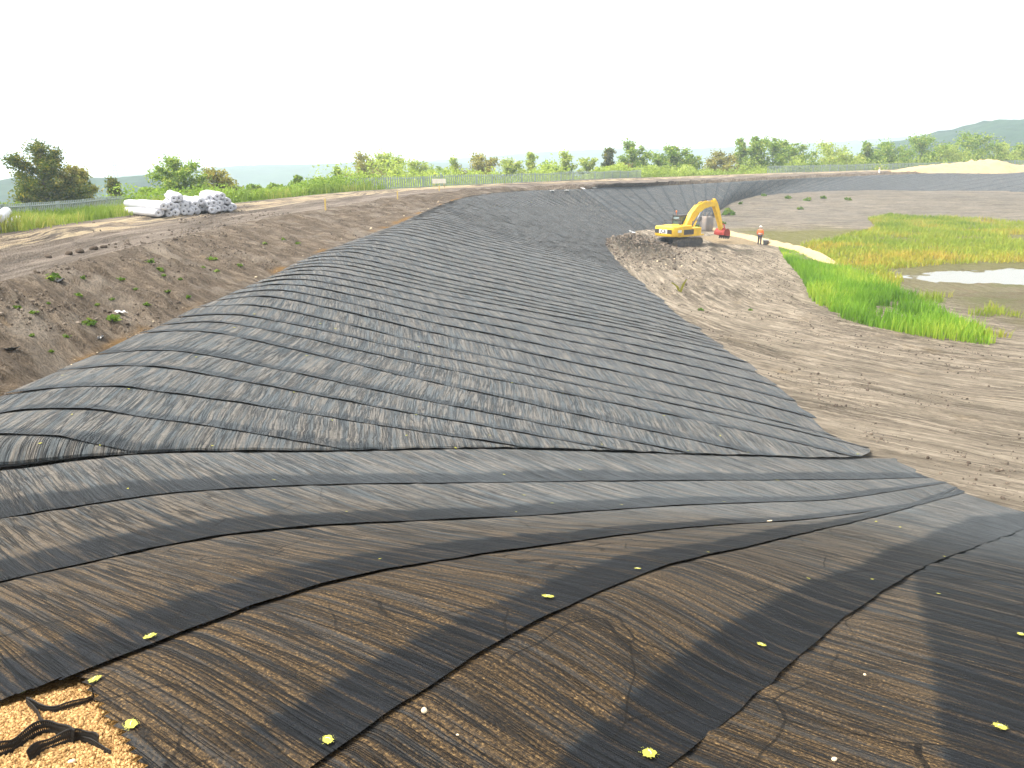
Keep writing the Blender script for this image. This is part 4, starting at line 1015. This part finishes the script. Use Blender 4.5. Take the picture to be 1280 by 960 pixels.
# ------------------------------------------------------------------ worker
def worker():
    pos = un(949, 306.5, -7.2); g = gz(pos[0], pos[1], 0.)
    o = empty('person', (pos[0], pos[1], g), math.radians(62)); o.scale = (.89, .89, .89); tag(o, 'worker in orange high-visibility top, dark trousers and pale helmet beside a grey tub', 'person')
    def skin(name, verts, edges, rad, mat, parent=o, sub=2, root=0):
        me = bpy.data.meshes.new(name); me.from_pydata(verts, edges, []); ob = link(name, me, mat, parent)
        md = ob.modifiers.new('s', 'SKIN'); ss = ob.modifiers.new('u', 'SUBSURF'); ss.levels = ss.render_levels = sub
        for i, r in enumerate(rad): me.skin_vertices[0].data[i].radius = (r, r) if isinstance(r, (int, float)) else r
        me.skin_vertices[0].data[root].use_root = True; md.use_smooth_shade = True; return ob
    V = [(0, 0, .95), (0.01, 0, 1.15), (.01, 0, 1.38), (.02, 0, 1.50), (.05, 0, 1.62), (.06, 0, 1.70)]
    E = [(0, 1), (1, 2), (2, 3), (3, 4), (4, 5)]; Rr = [(.15, .12), (.14, .11), (.16, .12), .06, .095, .085]
    for s in (-1, 1):
        i = len(V); V += [(0, s*.10, .90), (.03*s+.02, s*.11, .50), (-.02*s, s*.12, .10), (.10-.02*s, s*.13, .04)]; E += [(0, i), (i, i+1), (i+1, i+2), (i+2, i+3)]; Rr += [.10, .072, .05, .045]
        i = len(V); V += [(.01, s*.20, 1.42), (.02, s*.27, 1.15), (.14, s*.25, .93), (.19, s*.24, .86)]; E += [(2, i), (i, i+1), (i+1, i+2), (i+2, i+3)]; Rr += [.065, .05, .04, .035]
        for k, dy in enumerate((-.03, -.012, .006, .024)):
            j = len(V); V += [(.22, s*.24+dy, .82), (.23, s*.24+dy, .77)]; E += [(i+3, j), (j, j+1)]; Rr += [.011, .009]
        j = len(V); V += [(.235, s*.21, .84)]; E += [(i+3, j)]; Rr += [.011]
    skin('body', V, E, Rr, M['skin'])
    # clothes over the body
    V = [(0, 0, .93), (.01, 0, 1.15), (.01, 0, 1.37), (.015, 0, 1.46)]; E = [(0, 1), (1, 2), (2, 3)]; Rr = [(.19, .155), (.185, .145), (.20, .15), (.10, .10)]
    for s in (-1, 1):
        i = len(V); V += [(.01, s*.21, 1.40), (.02, s*.28, 1.15), (.13, s*.255, .96)]; E += [(2, i), (i, i+1), (i+1, i+2)]; Rr += [.085, .07, .056]
    jk = skin('jacket', V, E, Rr, M['orange'])
    MB().tube((.01, 0, 1.08), (.01, 0, 1.13), .205, n=20).build('reflective_band', M['silver'], jk)
    V = [(0, 0, .95)]; E = []; Rr = [(.185, .15)]
    for s in (-1, 1):
        i = len(V); V += [(0, s*.105, .86), (.03*s+.02, s*.115, .50), (-.02*s, s*.12, .12)]; E += [(0, i), (i, i+1), (i+1, i+2)]; Rr += [.12, .092, .072]
    skin('trousers', V, E, Rr, M['navy'])
    for s in (-1, 1): MB().ball((.06-.02*s, s*.125, .055), .08, (1.75, .75, .72)).ball((-.02*s, s*.12, .12), .075).build('boot', M['boot'], o)
    hm = MB(); hm.ball((.055, 0, 1.74), .135, (1.1, .95, .82), 3); hm.tube((.075, 0, 1.725), (.075, 0, 1.74), .165, n=20); hm.build('helmet', M['helmet'], o)
    fc = MB(); fc.ball((.155, 0, 1.655), .022, (1.2, .8, 1.2)); fc.build('nose', M['skin'], o)
    ey = MB()
    for s in (-1, 1): ey.ball((.142, s*.035, 1.68), .012)
    ey.build('eyes', M['ink'], o); MB().box((.145, 0, 1.60), (.012, .05, .01)).build('mouth', M['red'], o)
    for s in (-1, 1): MB().ball((.05, s*.095, 1.655), .025, (.8, .5, 1.3)).build('ear', M['skin'], o)
    MB().ball((.03, 0, 1.66), .098, (.95, .98, .85)).build('hair', M['boot'], o)
worker()
def tub():
    b = un(957, 306, -7.2); g = gz(b[0], b[1], 0.); o = empty('plastic_tub', (b[0], b[1], g)); tag(o, "grey round tub on the ground at the worker's feet", 'tub')
    q = MB(); n = 20; rr = [(.20, 0), (.26, .36), (.29, .37), (.29, .40), (.25, .40), (.19, .04)]
    rings = [[q.bm.verts.new((math.cos(2*math.pi*j/n)*r, math.sin(2*math.pi*j/n)*r, zz)) for j in range(n)] for r, zz in rr]
    for A, B in zip(rings[:-1], rings[1:]):
        for j in range(n): q.bm.faces.new((A[j], A[(j+1) % n], B[(j+1) % n], B[j])).smooth = True
    q.bm.faces.new(rings[0]); q.bm.faces.new(rings[-1]); bmesh.ops.recalc_face_normals(q.bm, faces=q.bm.faces[:]); q.build('tub_body', M['grey'], o)
    pr = None; h = MB()
    for a in np.linspace(0, math.pi, 9):
        c = (math.cos(a)*.28, 0, .38+math.sin(a)*.22)
        if pr: h.tube(pr, c, .012, n=6)
        pr = c
    h.build('handle', M['steel'], o)
tub()

# ------------------------------------------------------------------ heaps and bund
def heap(name, line, mat, label, cat, seed):
    """line: (x, y, half width, height)"""
    L = np.array(line, float); n = 90; t = np.linspace(0, len(L)-1, n); C = cr(L, t); d = np.gradient(C[:, :2], axis=0); d /= np.linalg.norm(d, axis=1)[:, None]; nr = np.c_[-d[:, 1], d[:, 0]]
    m = 15; P = []
    for j in range(m):
        f = j/(m-1)*2-1; xy = C[:, :2]+nr*(f*C[:, 2])[:, None]
        prof = np.cos(f*math.pi/2)**1.1; z0 = np.array([gz(a, b, 0.) for a, b in xy])
        z = z0-.05+C[:, 3]*prof*(.8+.45*fbm(xy[:, 0]*1.2, xy[:, 1]*1.2, 4, seed)); P.append(np.c_[xy, z])
    P = np.array(P).transpose(1, 0, 2).reshape(-1, 3); o = link(name, raw_mesh(name, P, grid_faces(n, m)), mat); tag(o, label, cat); return o
bp = [un(880, 284.5, -7.2), un(905, 291, -7.2), un(940, 299.5, -7.2), un(975, 308, -7.2), un(1003, 315, -7.2), un(1026, 324, -7.2), un(1050, 332.5, -7.2)]
heap('gravel_bund', [(q[0], q[1], w, h) for q, w, h in zip(bp, (.4, .7, .75, .7, .6, .6, .25), (.1, .36, .40, .40, .45, .5, .04))], M['sand'], 'low pale sandy bund running from the bucket to the reeds', 'bund', 5)
hp = [uny(x, y, d) for x, y, d in ((1112, 215, 140), (1150, 214, 142), (1200, 213, 144), (1240, 212.5, 145), (1268, 211.5, 146), (1300, 211, 147))]
heap('sand_heap', [(q[0], q[1], w, h) for q, w, h in zip(hp, (.8, 3., 3.6, 4., 3.2, 2.), (.2, .95, 1.35, 1.85, 1.0, .7))], M['sand'], 'long pale orange sand heap on the far crest at the right', 'heap', 9)

# ------------------------------------------------------------------ stakes and posts
def stake(px, py, hp, label, mat='stake', r=.035):
    q, _ = hit(px, py)
    if q is None: return
    d = q.y; h = hp*d/F*1.02; o = empty('marker_stake', q); tag(o, label, 'stake', 'marker stakes along the crest')
    MB().box((0, 0, h/2-.06), (r*2, r*1.4, h+.12)).build('shaft', M[mat], o)
    MB().box((0, 0, h-h*.12), (r*2.15, r*1.6, h*.24)).build('painted_top', M['orange' if hp > 15 else 'stake'], o)
    MB().tube((0, 0, h), (0, 0, h+.06), r*.9, r*.3, 6).build('tip', M[mat], o)
stake(407, 263, 13, 'pale yellow wooden stake at the crest edge, nearest of the stakes', r=.04)
stake(497, 249, 9, 'short yellow stake at the crest edge below the far fence', r=.04)
stake(549, 239, 6, 'little yellow stake below the white board', r=.04)
stake(724, 222.5, 19, 'tall yellow marker pole with orange top in front of the hedge', r=.09)
stake(1099, 216, 6, 'short pale post on the far crest left of the sand heap', 'plate', r=.1)
def board():
    q = uny(549, 232.5, 78); g = gz(q[0], q[1], 4.); o = empty('notice_board', (q[0], q[1], g), .3); tag(o, 'blank white board fixed low along the far fence', 'board')
    MB().box((0, 0, .55), (1.3, .05, .42), bevel=.01).build('panel', M['pale_concrete'], o)
    for s in (-1, 1): MB().box((s*.5, .05, .35), (.07, .05, .8)).build('post', M['timber'], o)
board()
def pylon(px, y, top, label):
    b = uny(px, 220, y); t = uny(px, top, y); h = t[2]-(-27+H); o = empty('pylon', (b[0], y, -27+H), .4); tag(o, label, 'pylon', 'distant pylons')
    q = MB(); w = h*.09; r = .16
    lev = np.linspace(0, 1, 9)
    for i in range(8):
        a0, a1 = w*(1-lev[i])**1.2+.5, w*(1-lev[i+1])**1.2+.5; z0, z1 = h*lev[i], h*lev[i+1]
        c0 = [(sx*a0, sy*a0, z0) for sx, sy in ((-1, -1), (1, -1), (1, 1), (-1, 1))]; c1 = [(sx*a1, sy*a1, z1) for sx, sy in ((-1, -1), (1, -1), (1, 1), (-1, 1))]
        for k in range(4): q.tube(c0[k], c1[k], r, n=4); q.tube(c0[k], c1[(k+1) % 4], r*.6, n=4); q.tube(c1[k], c1[(k+1) % 4], r*.6, n=4)
    q.build('lattice_tower', M['steel'], o)
    for f, wd in ((.68, .2), (.8, .24), (.92, .17)):
        e = MB()
        for s in (-1, 1): e.tube((0, 0, h*f+1.2), (s*h*wd, 0, h*f), .14, n=4); e.tube((0, 0, h*f-.8), (s*h*wd, 0, h*f), .14, n=4)
        e.build('cross_arm', M['steel'], o)
pylon(145, 520, 201, 'faint distant pylon above the blue wooded hill, left of the rolls')
pylon(277, 900, 180, 'very faint taller pylon above the brownish tree by the rolls')

# ------------------------------------------------------------------ yellow sprayed pins on the netting
def pin_mesh(r, seed, low=False):
    rng = np.random.default_rng(seed); b = MB(); n = 44; c = b.bm.verts.new((0, 0, .012)); ring = []; ring2 = []
    for j in range(n):
        a = 2*math.pi*j/n; q = r*(.74+.26*rng.random())*(1+.16*math.sin(a*2+seed)+.08*math.sin(a*5+seed*2)); ring.append(b.bm.verts.new((math.cos(a)*q*.6, math.sin(a)*q*.6, .010))); ring2.append(b.bm.verts.new((math.cos(a)*q, math.sin(a)*q, .001)))
    for j in range(n):
        b.bm.faces.new((c, ring[j], ring[(j+1) % n])); b.bm.faces.new((ring[j], ring2[j], ring2[(j+1) % n], ring[(j+1) % n]))
    for k in range(26):
        a = rng.random()*6.28; q = r*(.85+.4*rng.random()); s = r*.08*rng.random()+.002
        x, y = math.cos(a)*q, math.sin(a)*q; vs = [b.bm.verts.new((x+math.cos(t)*s, y+math.sin(t)*s, .006)) for t in (0, 1.6, 3.1, 4.7)]; b.bm.faces.new(vs)
    return b.mesh('paint_splash')
PINS = [pin_mesh(1., s) for s in range(4)]
for m_ in PINS: m_.materials.append(M['paint'])
staple = MB().tube((-.55, 0, 0), (-.55, 0, .32), .05, n=6).tube((-.55, 0, .32), (.55, .1, .38), .05, n=6).tube((.55, .1, .38), (.6, .1, 0), .05, n=6).mesh('staple'); staple.materials.append(M['plate'])
def pin(px, py, rpx, label, sq=1.):
    q, nrm = hit(px, py)
    if q is None: return
    dist = (q-Vector((0, 0, H))).length; r = rpx*(.78 if rpx > 4 else .7)*dist/F
    o = empty('ground_pin', q+nrm*.012); o.rotation_mode = 'QUATERNION'; o.rotation_quaternion = nrm.to_track_quat('Z', 'Y') @ Matrix.Rotation(random.random()*6, 3, 'Z').to_quaternion()
    tag(o, label, 'pin', 'yellow sprayed pins holding the netting')
    c = bpy.data.objects.new('paint_splash', random.choice(PINS)); COL.objects.link(c); c.parent = o; c.scale = (r, r*sq, r*1.3)
    if rpx >= 5:
        c = bpy.data.objects.new('staple', staple); COL.objects.link(c); c.parent = o; k = min(r*.6, .03); c.scale = (k, k, k)
for a in [(28, 868, 6, 'yellow sprayed pin at the left photo edge above the gravel patch'), (119, 852, 8, 'yellow sprayed pin at the top tip of the orange gravel patch'),
          (165, 908, 10, 'round yellow sprayed pin right of the orange gravel patch'), (410, 928, 10, 'yellow sprayed pin at the near end of a dark overlap, bottom left'),
          (811, 945, 13, 'largest round yellow sprayed mark at the bottom middle edge'), (685, 748, 9, 'flat yellow sprayed mark at the upper end of the dark overlap'),
          (951, 808, 6, 'yellow sprayed pin on the dark overlap right of centre'), (1250, 911, 8, 'yellow sprayed pin in the dark netting, bottom right corner'),
          (188, 798, 9, 'pale yellow sprayed pin on the overlap above the gravel patch'), (1276, 795, 6, 'yellow sprayed pin at the right photo edge in dark netting'),
          (895, 657, 5, 'bright yellow pin on the crowded seams right of centre'), (797, 713, 5, 'pale yellow pin on the seam below the crowded seams')]: pin(a[0], a[1], a[2], a[3])
for (x, y) in [(475, 701), (160, 612), (342, 601), (433, 641), (507, 652), (645, 641), (630, 594), (655, 620), (777, 632), (972, 601), (905, 628), (1060, 654), (1095, 653), (1180, 697), (1173, 744), (1090, 726), (1010, 725), (885, 692), (725, 588), (690, 630), (1125, 660)]:
    pin(x, y, 3.2, 'small yellow sprayed pin on the fan of netting below the heavy lip', .6)
for (x, y) in [(419, 411), (383, 445), (377, 468), (367, 491), (415, 526), (520, 519), (508, 545), (569, 560), (605, 492), (612, 545), (640, 479), (161, 487), (90, 519), (293, 410), (318, 393), (400, 405), (50, 555), (265, 558), (125, 557), (752, 556), (703, 492), (935, 566), (860, 564), (1072, 568), (78, 470), (640, 422), (523, 434), (830, 520), (900, 545), (245, 447)]:
    pin(x, y, 2.5, 'tiny yellow sprayed pin on the grey netting above the heavy lip', .6)

# ------------------------------------------------------------------ orange gravel patch with exposed cell walls
def pebbles(region, n, smin, smax, name, label):
    base = bmesh.new(); bmesh.ops.create_icosphere(base, subdivisions=1, radius=1.); bv = np.array([v.co for v in base.verts]); bf = np.array([[v.index for v in f.verts] for f in base.faces]); base.free()
    poly = np.array(region); pts = scatter(poly, n, RNG, lambda X, Y: np.array([gz(a, b, 5.) for a, b in zip(X, Y)]))
    so_ = np.array([SOIL.ray_cast(Vector((a, b, 60)), Vector((0, 0, -1)))[0].z for a, b, c in pts]); pts = pts[pts[:, 2]-so_ < .004]
    n = len(pts); s = smin*(smax/smin)**(RNG.random(n)**2.4); Q = RNG.normal(size=(n, 3, 3)); Q = np.linalg.qr(Q)[0]
    sc = np.stack([s, s*(.6+.4*RNG.random(n)), s*(.45+.35*RNG.random(n))], 1)
    loc = bv[None]*(1+.25*(RNG.random((n, len(bv), 1))-.5)); P = np.einsum('nij,nkj->nki', Q, loc*sc[:, None])
    P = P+(pts+np.c_[np.zeros(n), np.zeros(n), s*.25])[:, None]; f = (bf[None]+np.arange(n)[:, None, None]*len(bv)).reshape(-1, 3)
    o = link(name, raw_mesh(name, P.reshape(-1, 3), f, None, dict(rnd=np.repeat(RNG.random(n), len(bv))), smooth=False), M['stone']); tag(o, label, 'gravel', kind='stuff'); return o
gp = [un(x, y, -1.9)[:2] for x, y in ((-40, 900), (40, 866), (108, 838), (140, 870), (175, 930), (215, 1000), (-60, 1000))]
pebbles(gp, 24000, .0022, .0085, 'gravel', 'loose orange gravel filling the uncovered cells')
def cell_wall(line, z, h, label):
    L = np.array([un(x, y, z)[:2] for x, y in line]); n = 160; t = np.linspace(0, len(L)-1, n); C = cr(L, t)
    z0 = np.array([gz(a, b, 5.2) for a, b in C]); rows = 13; hh = np.linspace(-.03, h, rows)
    tilt = np.gradient(C, axis=0); tilt /= np.linalg.norm(tilt, axis=1)[:, None]; nr = np.c_[-tilt[:, 1], tilt[:, 0]]
    P = np.array([np.c_[C+nr*(.25*q), z0+q*(1+.15*np.sin(t*3))] for q in hh]).transpose(1, 0, 2).reshape(-1, 3)
    fc = grid_faces(n, rows); i = np.arange(len(fc)); a, b = i//(rows-1), i % (rows-1)
    keep = ~((a % 3 == 1) & (b % 3 == 1) & (b > 2) & (b < rows-2)); fc = fc[keep]
    me = raw_mesh('cell_wall', P, fc); bm = bmesh.new(); bm.from_mesh(me); bmesh.ops.solidify(bm, geom=bm.faces[:], thickness=.003); bm.to_mesh(me); bm.free()
    o = link('cell_wall', me, M['cell']); tag(o, label, 'cell wall', 'black perforated cell walls in the gravel patch')
cell_wall([(30, 872), (48, 884), (72, 887), (98, 880), (118, 872)], -1.88, .028, 'thin black cell wall curving across the upper gravel patch')
cell_wall([(30, 872), (44, 890), (52, 905), (75, 918), (100, 930), (118, 938), (138, 950)], -1.88, .022, 'black cell wall running diagonally through the middle of the gravel patch')
cell_wall([(-10, 955), (15, 945), (35, 930), (58, 918), (76, 922), (92, 934)], -1.88, .046, 'wide perforated black cell wall in the bottom left corner')
cell_wall([(40, 958), (55, 945), (75, 936), (98, 930), (112, 932), (122, 940)], -1.88, .042, 'second perforated black wall, right of the corner one')

def clods(name, P, smin, smax, label):
    base = bmesh.new(); bmesh.ops.create_icosphere(base, subdivisions=1, radius=1.); bv = np.array([v.co for v in base.verts]); bf = np.array([[v.index for v in f.verts] for f in base.faces]); base.free()
    n = len(P); s = smin*(smax/smin)**(RNG.random(n)**2.6); Q = np.linalg.qr(RNG.normal(size=(n, 3, 3)))[0]; sc = np.stack([s, s*(.6+.4*RNG.random(n)), s*(.5+.3*RNG.random(n))], 1)
    V = np.einsum('nij,nkj->nki', Q, bv[None]*(1+.4*(RNG.random((n, len(bv), 1))-.5))*sc[:, None])+(P+np.c_[np.zeros((n, 2)), s*.2])[:, None]
    o = link(name, raw_mesh(name, V.reshape(-1, 3), (bf[None]+np.arange(n)[:, None, None]*len(bv)).reshape(-1, 3), None, dict(rnd=np.repeat(RNG.random(n)**2, len(bv))), smooth=False), M['clods']); tag(o, label, 'rubble', kind='stuff')
M['clods'] = m_stone('soil_clods', (.055, .042, .031), (.23, .19, .145))
idx = RNG.integers(i_at(6.4), i_at(14), 9000); f_ = RNG.random((9000, 1))**.8; q = Dc[idx]+(Cc-Dc)[idx]*f_+RNG.normal(size=(9000, 3))*.1
ok = fbm(q[:, 0]*.8, q[:, 1]*.5, 3, 66) > .42; q = q[ok]; q[:, 2] = [gz(a, b, c) for a, b, c in q]; clods('bank_rubble', q, .010, .055, 'crumbled clods strewn over the soil bank above the netting')
idx = RNG.integers(i_at(7), i_at(13), 7000); f_ = RNG.random((7000, 1)); q = Cc[idx]+(Gc-Cc)[idx]*f_
ok = fbm(q[:, 0]*.5, q[:, 1]*.3, 3, 67) > .5; q = q[ok]; q[:, 2] = [gz(a, b, c) for a, b, c in q]; clods('track_rubble', q, .012, .075, 'loose clods along the ruts of the dirt track')
q = scatter([un(x, y, -7.2)[:2] for x, y in ((775, 330), (800, 300), (960, 312), (1000, 350), (1010, 375), (1060, 405), (1240, 440), (1290, 450), (1290, 640), (1200, 605), (1060, 540), (920, 440))], 9000, RNG, floor_z)
ok = fbm(q[:, 0]*.5, q[:, 1]*.5, 4, 68)+.25*np.exp(-((q[:, 0]-11)/4)**2)*(q[:, 1] > 55) > .47; mq = np.c_[10.6+RNG.normal(size=2600)*2.2, 69+RNG.normal(size=2600)*6, np.zeros(2600)]; mq = mq[mq[:, 0] > 7.9]; mq[:, 2] = [gz(a, b, 0.) for a, b, c in mq]; mq = mq[np.abs(mq[:, 2]-floor_z(mq[:, 0], mq[:, 1])) < .12]
clods('spoil_rubble', mq, .03, .20, 'dark lumps of dug soil round the excavator')
clods('floor_rubble', q[ok], .012, .07, 'scattered clods and stones on the bare pond floor')

# ------------------------------------------------------------------ stones, scraps, weeds, clods
def rock_mesh(seed):
    b = MB(); b.ball((0, 0, 0), 1, (1, .8, .6), 2); rng = np.random.default_rng(seed)
    for v in b.bm.verts: v.co *= .8+.4*float(vnoise(np.array([v.co.x*1.7+seed]), np.array([v.co.y*1.7+v.co.z]), seed)[0])
    for f in b.bm.faces: f.smooth = False
    return b.mesh('stone')
RK = [rock_mesh(s) for s in range(4)]
def put(name, me, mat, px, py, rpx, label, cat, group=None, squash=1.):
    q, nrm = hit(px, py)
    if q is None: return
    r = rpx*(q-Vector((0, 0, H))).length/F; m2 = me.copy(); m2.materials.clear(); o = link(name, m2, M[mat]); o.location = q+nrm*r*.25; o.scale = (r, r, r*squash); o.rotation_euler = (random.random()*.4, random.random()*.4, random.random()*6)
    tag(o, label, cat, group)
put('stone', RK[0], 'limestone', 530, 889, 4.5, 'pale stone lying on brown netting below the dark overlap', 'stone')
put('stone', RK[1], 'limestone', 1043, 950, 3.5, 'small white stone on brown netting at the bottom right', 'stone')
put('stone', RK[2], 'limestone', 1081, 844, 2.2, 'tiny pale stone on the brown panel, bottom right', 'stone')
put('stone', RK[1], 'limestone', 572, 919, 2, 'tiny pale stone below the larger pale stone on netting', 'stone')
put('stone', RK[3], 'limestone', 962, 652, 3.5, 'whitish flake on the crowded seams right of centre', 'stone', squash=.4)
put('stone', RK[0], 'limestone', 90, 953, 4, 'pale pebble in the gravel between two perforated cell walls', 'stone')
def scrap_mesh(seed):
    n = 7; X, Y = np.meshgrid(np.linspace(-1, 1, n), np.linspace(-.7, .7, n), indexing='ij'); Z = .9*(fbm(X.ravel()*1.6+seed*3, Y.ravel()*1.6, 3, seed)-.3)
    me = raw_mesh('scrap', np.c_[X.ravel()*(1+.3*np.sin(Y.ravel()*4+seed)), Y.ravel(), Z], grid_faces(n, n), smooth=False)
    bm = bmesh.new(); bm.from_mesh(me); bmesh.ops.solidify(bm, geom=bm.faces[:], thickness=.06); bm.to_mesh(me); bm.free(); return me
SC = [scrap_mesh(s) for s in range(4)]
put('plastic_scrap', SC[0], 'litter', 150, 392, 6.5, 'white crumpled plastic scrap among weeds on the soil bank', 'scrap')
put('plastic_scrap', SC[1], 'dark_litter', 73, 352, 6, 'black crumpled plastic scrap near the top of the soil bank', 'scrap')
put('plastic_scrap', SC[2], 'dark_litter', 124, 423, 4.5, 'black lump at the foot of the soil bank near the netting edge', 'scrap')
put('plastic_scrap', SC[3], 'dark_litter', 14, 438, 7, 'dark clump half buried low on the soil bank at left', 'scrap')
EDGE = [(228, 387, 3), (260, 379, 2.5), (318, 349, 4), (345, 341, 3), (400, 313, 3), (433, 301, 4.5), (462, 288, 4), (489, 280, 4), (530, 263, 4), (545, 255, 3.5), (505, 272, 2.5), (380, 322, 3), (190, 404, 2.5), (165, 420, 3), (120, 443, 4), (85, 458, 4), (100, 452, 3)]
for i, (x, y, r) in enumerate(EDGE): put('stone', RK[i % 4], 'limestone', x+RNG.normal()*3, y-2, r*(.22+.5*RNG.random()**2), 'small pale stone lying along the upper edge of the netting', 'stone', 'pale stones along the netting edge')
for i, (x, y) in enumerate([(708, 239), (742, 236), (690, 239.5), (728, 236)]): put('plastic_scrap', SC[i % 4], 'litter', x, y, 3, 'white scrap along the top of the corner where banks meet', 'scrap', 'white scraps at the bank corner')
for i, (x, y) in enumerate([(822, 327), (832, 331), (843, 324), (852, 333), (868, 327)]): put('stone', RK[i % 4], 'limestone', x, y, 1.5, 'small pale stone in churned soil below the excavator', 'stone', 'pale stones in churned soil')
put('traffic_scrap' if False else 'plastic_scrap', SC[0], 'litter', 792, 292, 5, 'white sheet scrap at the toe left of the excavator', 'scrap')
def weed_mesh(seed, n=26):
    rng = np.random.default_rng(seed); d = rng.normal(size=(n, 3)); d[:, 2] = np.abs(d[:, 2])*.9; c = d/np.linalg.norm(d, axis=1)[:, None]*(.25+.75*rng.random(n))[:, None]
    P, f, r = leaf_cloud(c*[1, 1, .8], .8, rng); return raw_mesh('leaves', P, f, None, dict(rnd=r), smooth=False)
WM = [weed_mesh(s) for s in range(5)]
for m_ in WM: m_.materials.append(M['weed'])
def weed(px, py, rpx, label, group='weeds sprouting on bare soil'):
    q, nrm = hit(px, py)
    if q is None: return
    r = rpx*(q-Vector((0, 0, H))).length/F; o = bpy.data.objects.new('weed', random.choice(WM)); COL.objects.link(o); o.location = q; o.scale = (r, r, r*1.1); o.rotation_euler = (0, 0, random.random()*6)
    tag(o, label, 'weed', group)
weed(143, 400, 8, 'bright weed beside the white plastic scrap on the soil bank')
weed(113, 405, 8, 'bright leafy weed on the middle of the soil bank, left of the white scrap')
weed(66, 349, 8, 'weed beside the black plastic scrap near the crest')
for (x, y, r) in [(42, 392, 5), (83, 422, 6), (121, 382, 4), (98, 370, 5), (184, 382, 6), (200, 338, 6), (188, 328, 7), (265, 325, 6), (270, 340, 5), (205, 345, 4), (40, 420, 4), (103, 348, 5), (210, 365, 4), (235, 372, 5), (254, 335, 4), (20, 385, 5), (150, 350, 5), (64, 440, 4), (355, 300, 4), (330, 305, 4), (372, 305, 4), (60, 380, 3), (140, 375, 4), (300, 332, 4), (225, 350, 4), (170, 362, 4)]:
    weed(x, y, r*.85, 'small green weed sprouting on the brown soil bank')
weed(913, 268, 9, 'round green weed clump on the grey slope right of the bucket')
weed(872, 284, 5, 'small green clump in the soil between excavator and bucket')
weed(1009, 251, 5, 'little green tuft at the foot of the far bank')
for (x, y) in [(925, 255), (1000, 262), (1060, 250), (1028, 248), (905, 280), (955, 245), (985, 248)]: weed(x, y, 4, 'faint weed tuft on the grey raised ground')
for i, (x, y, r) in enumerate([(60, 322, 4), (86, 318, 5), (100, 316, 6), (117, 312, 5), (219, 300, 3), (130, 310, 4)]): put('soil_clod', RK[i % 4], 'clod', x, y, r, 'dark clod beside a wheel rut on the dirt track', 'clod', 'dark clods on the dirt track')
def tape(px, py):
    q, nrm = hit(px, py); o = empty('marker_tape', q); tag(o, 'crumpled yellow tape standing up from the bare pond floor', 'tape')
    for a, h in ((.5, .75), (-.7, .55)):
        b = MB(); vs = [b.bm.verts.new(v) for v in ((-.07, 0, -.05), (.07, 0, -.05), (.10+a*.3, .02, h*.6), (a*.3-.05, .02, h*.6), (.03+a*.7, 0, h), (a*.7-.06, 0, h*.95))]; b.bm.faces.new(vs[:4]); b.bm.faces.new((vs[3], vs[2], vs[4], vs[5])); bmesh.ops.solidify(b.bm, geom=b.bm.faces[:], thickness=.01); b.build('tape_end', M['paint'], o)
tape(850, 365)
weed(938, 388, 3, 'yellow-green seedling on the bare floor below the yellow tape'); weed(875, 388, 4, 'yellowish weed beside the toe of the netting')

# ------------------------------------------------------------------ haze, sky, sun, camera
hz = MB().box((0, 1250, 15.), (3600, 4200, 130)); ho = hz.build('haze', None); tag(ho, kind='stuff')
hm = bpy.data.materials.new('haze'); hm.use_nodes = True; nt = hm.node_tree; nt.nodes.remove(nt.nodes['Principled BSDF'])
pv = nt.nodes.new('ShaderNodeVolumePrincipled'); pv.inputs['Color'].default_value = (.78, .90, 1., 1); pv.inputs['Density'].default_value = .00075; pv.inputs['Anisotropy'].default_value = .25
nt.links.new(pv.outputs[0], nt.nodes['Material Output'].inputs['Volume']); ho.data.materials.append(hm)

SUN_EL, SUN_AZ = 55., -95.           # azimuth from +y towards +x (sun in the left, a little ahead)
w = bpy.data.worlds.new('World'); scene.world = w; w.use_nodes = True; t = w.node_tree
sk = t.nodes.new('ShaderNodeTexSky'); sk.sky_type = 'NISHITA'; sk.sun_disc = False; sk.sun_elevation = math.radians(SUN_EL); sk.sun_rotation = math.radians(SUN_AZ)
sk.air_density = 1.; sk.dust_density = 7.; sk.ozone_density = .3; sk.altitude = 0
bg = t.nodes['Background']; bg.inputs['Strength'].default_value = .15; hs = t.nodes.new('ShaderNodeHueSaturation'); hs.inputs['Saturation'].default_value = .35; t.links.new(sk.outputs[0], hs.inputs['Color']); mxs = t.nodes.new('ShaderNodeMix'); mxs.data_type = 'RGBA'; mxs.inputs[0].default_value = .45; mxs.inputs[7].default_value = (3.1, 3.1, 3.02, 1)   # even cloud cover
t.links.new(hs.outputs[0], mxs.inputs[6]); t.links.new(mxs.outputs[2], bg.inputs['Color'])
sl = bpy.data.lights.new('Sun', 'SUN'); sl.energy = 1.2; sl.angle = math.radians(10); sl.color = (1., .93, .82)
so = bpy.data.objects.new('Sun', sl); COL.objects.link(so)
a, e = math.radians(SUN_AZ), math.radians(SUN_EL); sd = Vector((math.sin(a)*math.cos(e), math.cos(a)*math.cos(e), math.sin(e)))
so.rotation_euler = sd.to_track_quat('Z', 'Y').to_euler()

cd = bpy.data.cameras.new('Camera'); cam = bpy.data.objects.new('Camera', cd); COL.objects.link(cam); scene.camera = cam
cam.location = (0, 0, H); cam.rotation_euler = (math.pi/2-PITCH, 0, 0); cd.sensor_width = 36; cd.lens = 36*F/1280; cd.clip_start = .05; cd.clip_end = 12000
vs = scene.view_settings; scene.display_settings.display_device = 'sRGB'; vs.view_transform = 'Standard'; vs.look = 'None'; vs.exposure = 1.95; vs.gamma = 1
cy = scene.cycles; cy.max_bounces = 6; cy.volume_bounces = 1; cy.transparent_max_bounces = 6; cy.use_denoising = True; cy.caustics_reflective = False; cy.caustics_refractive = False
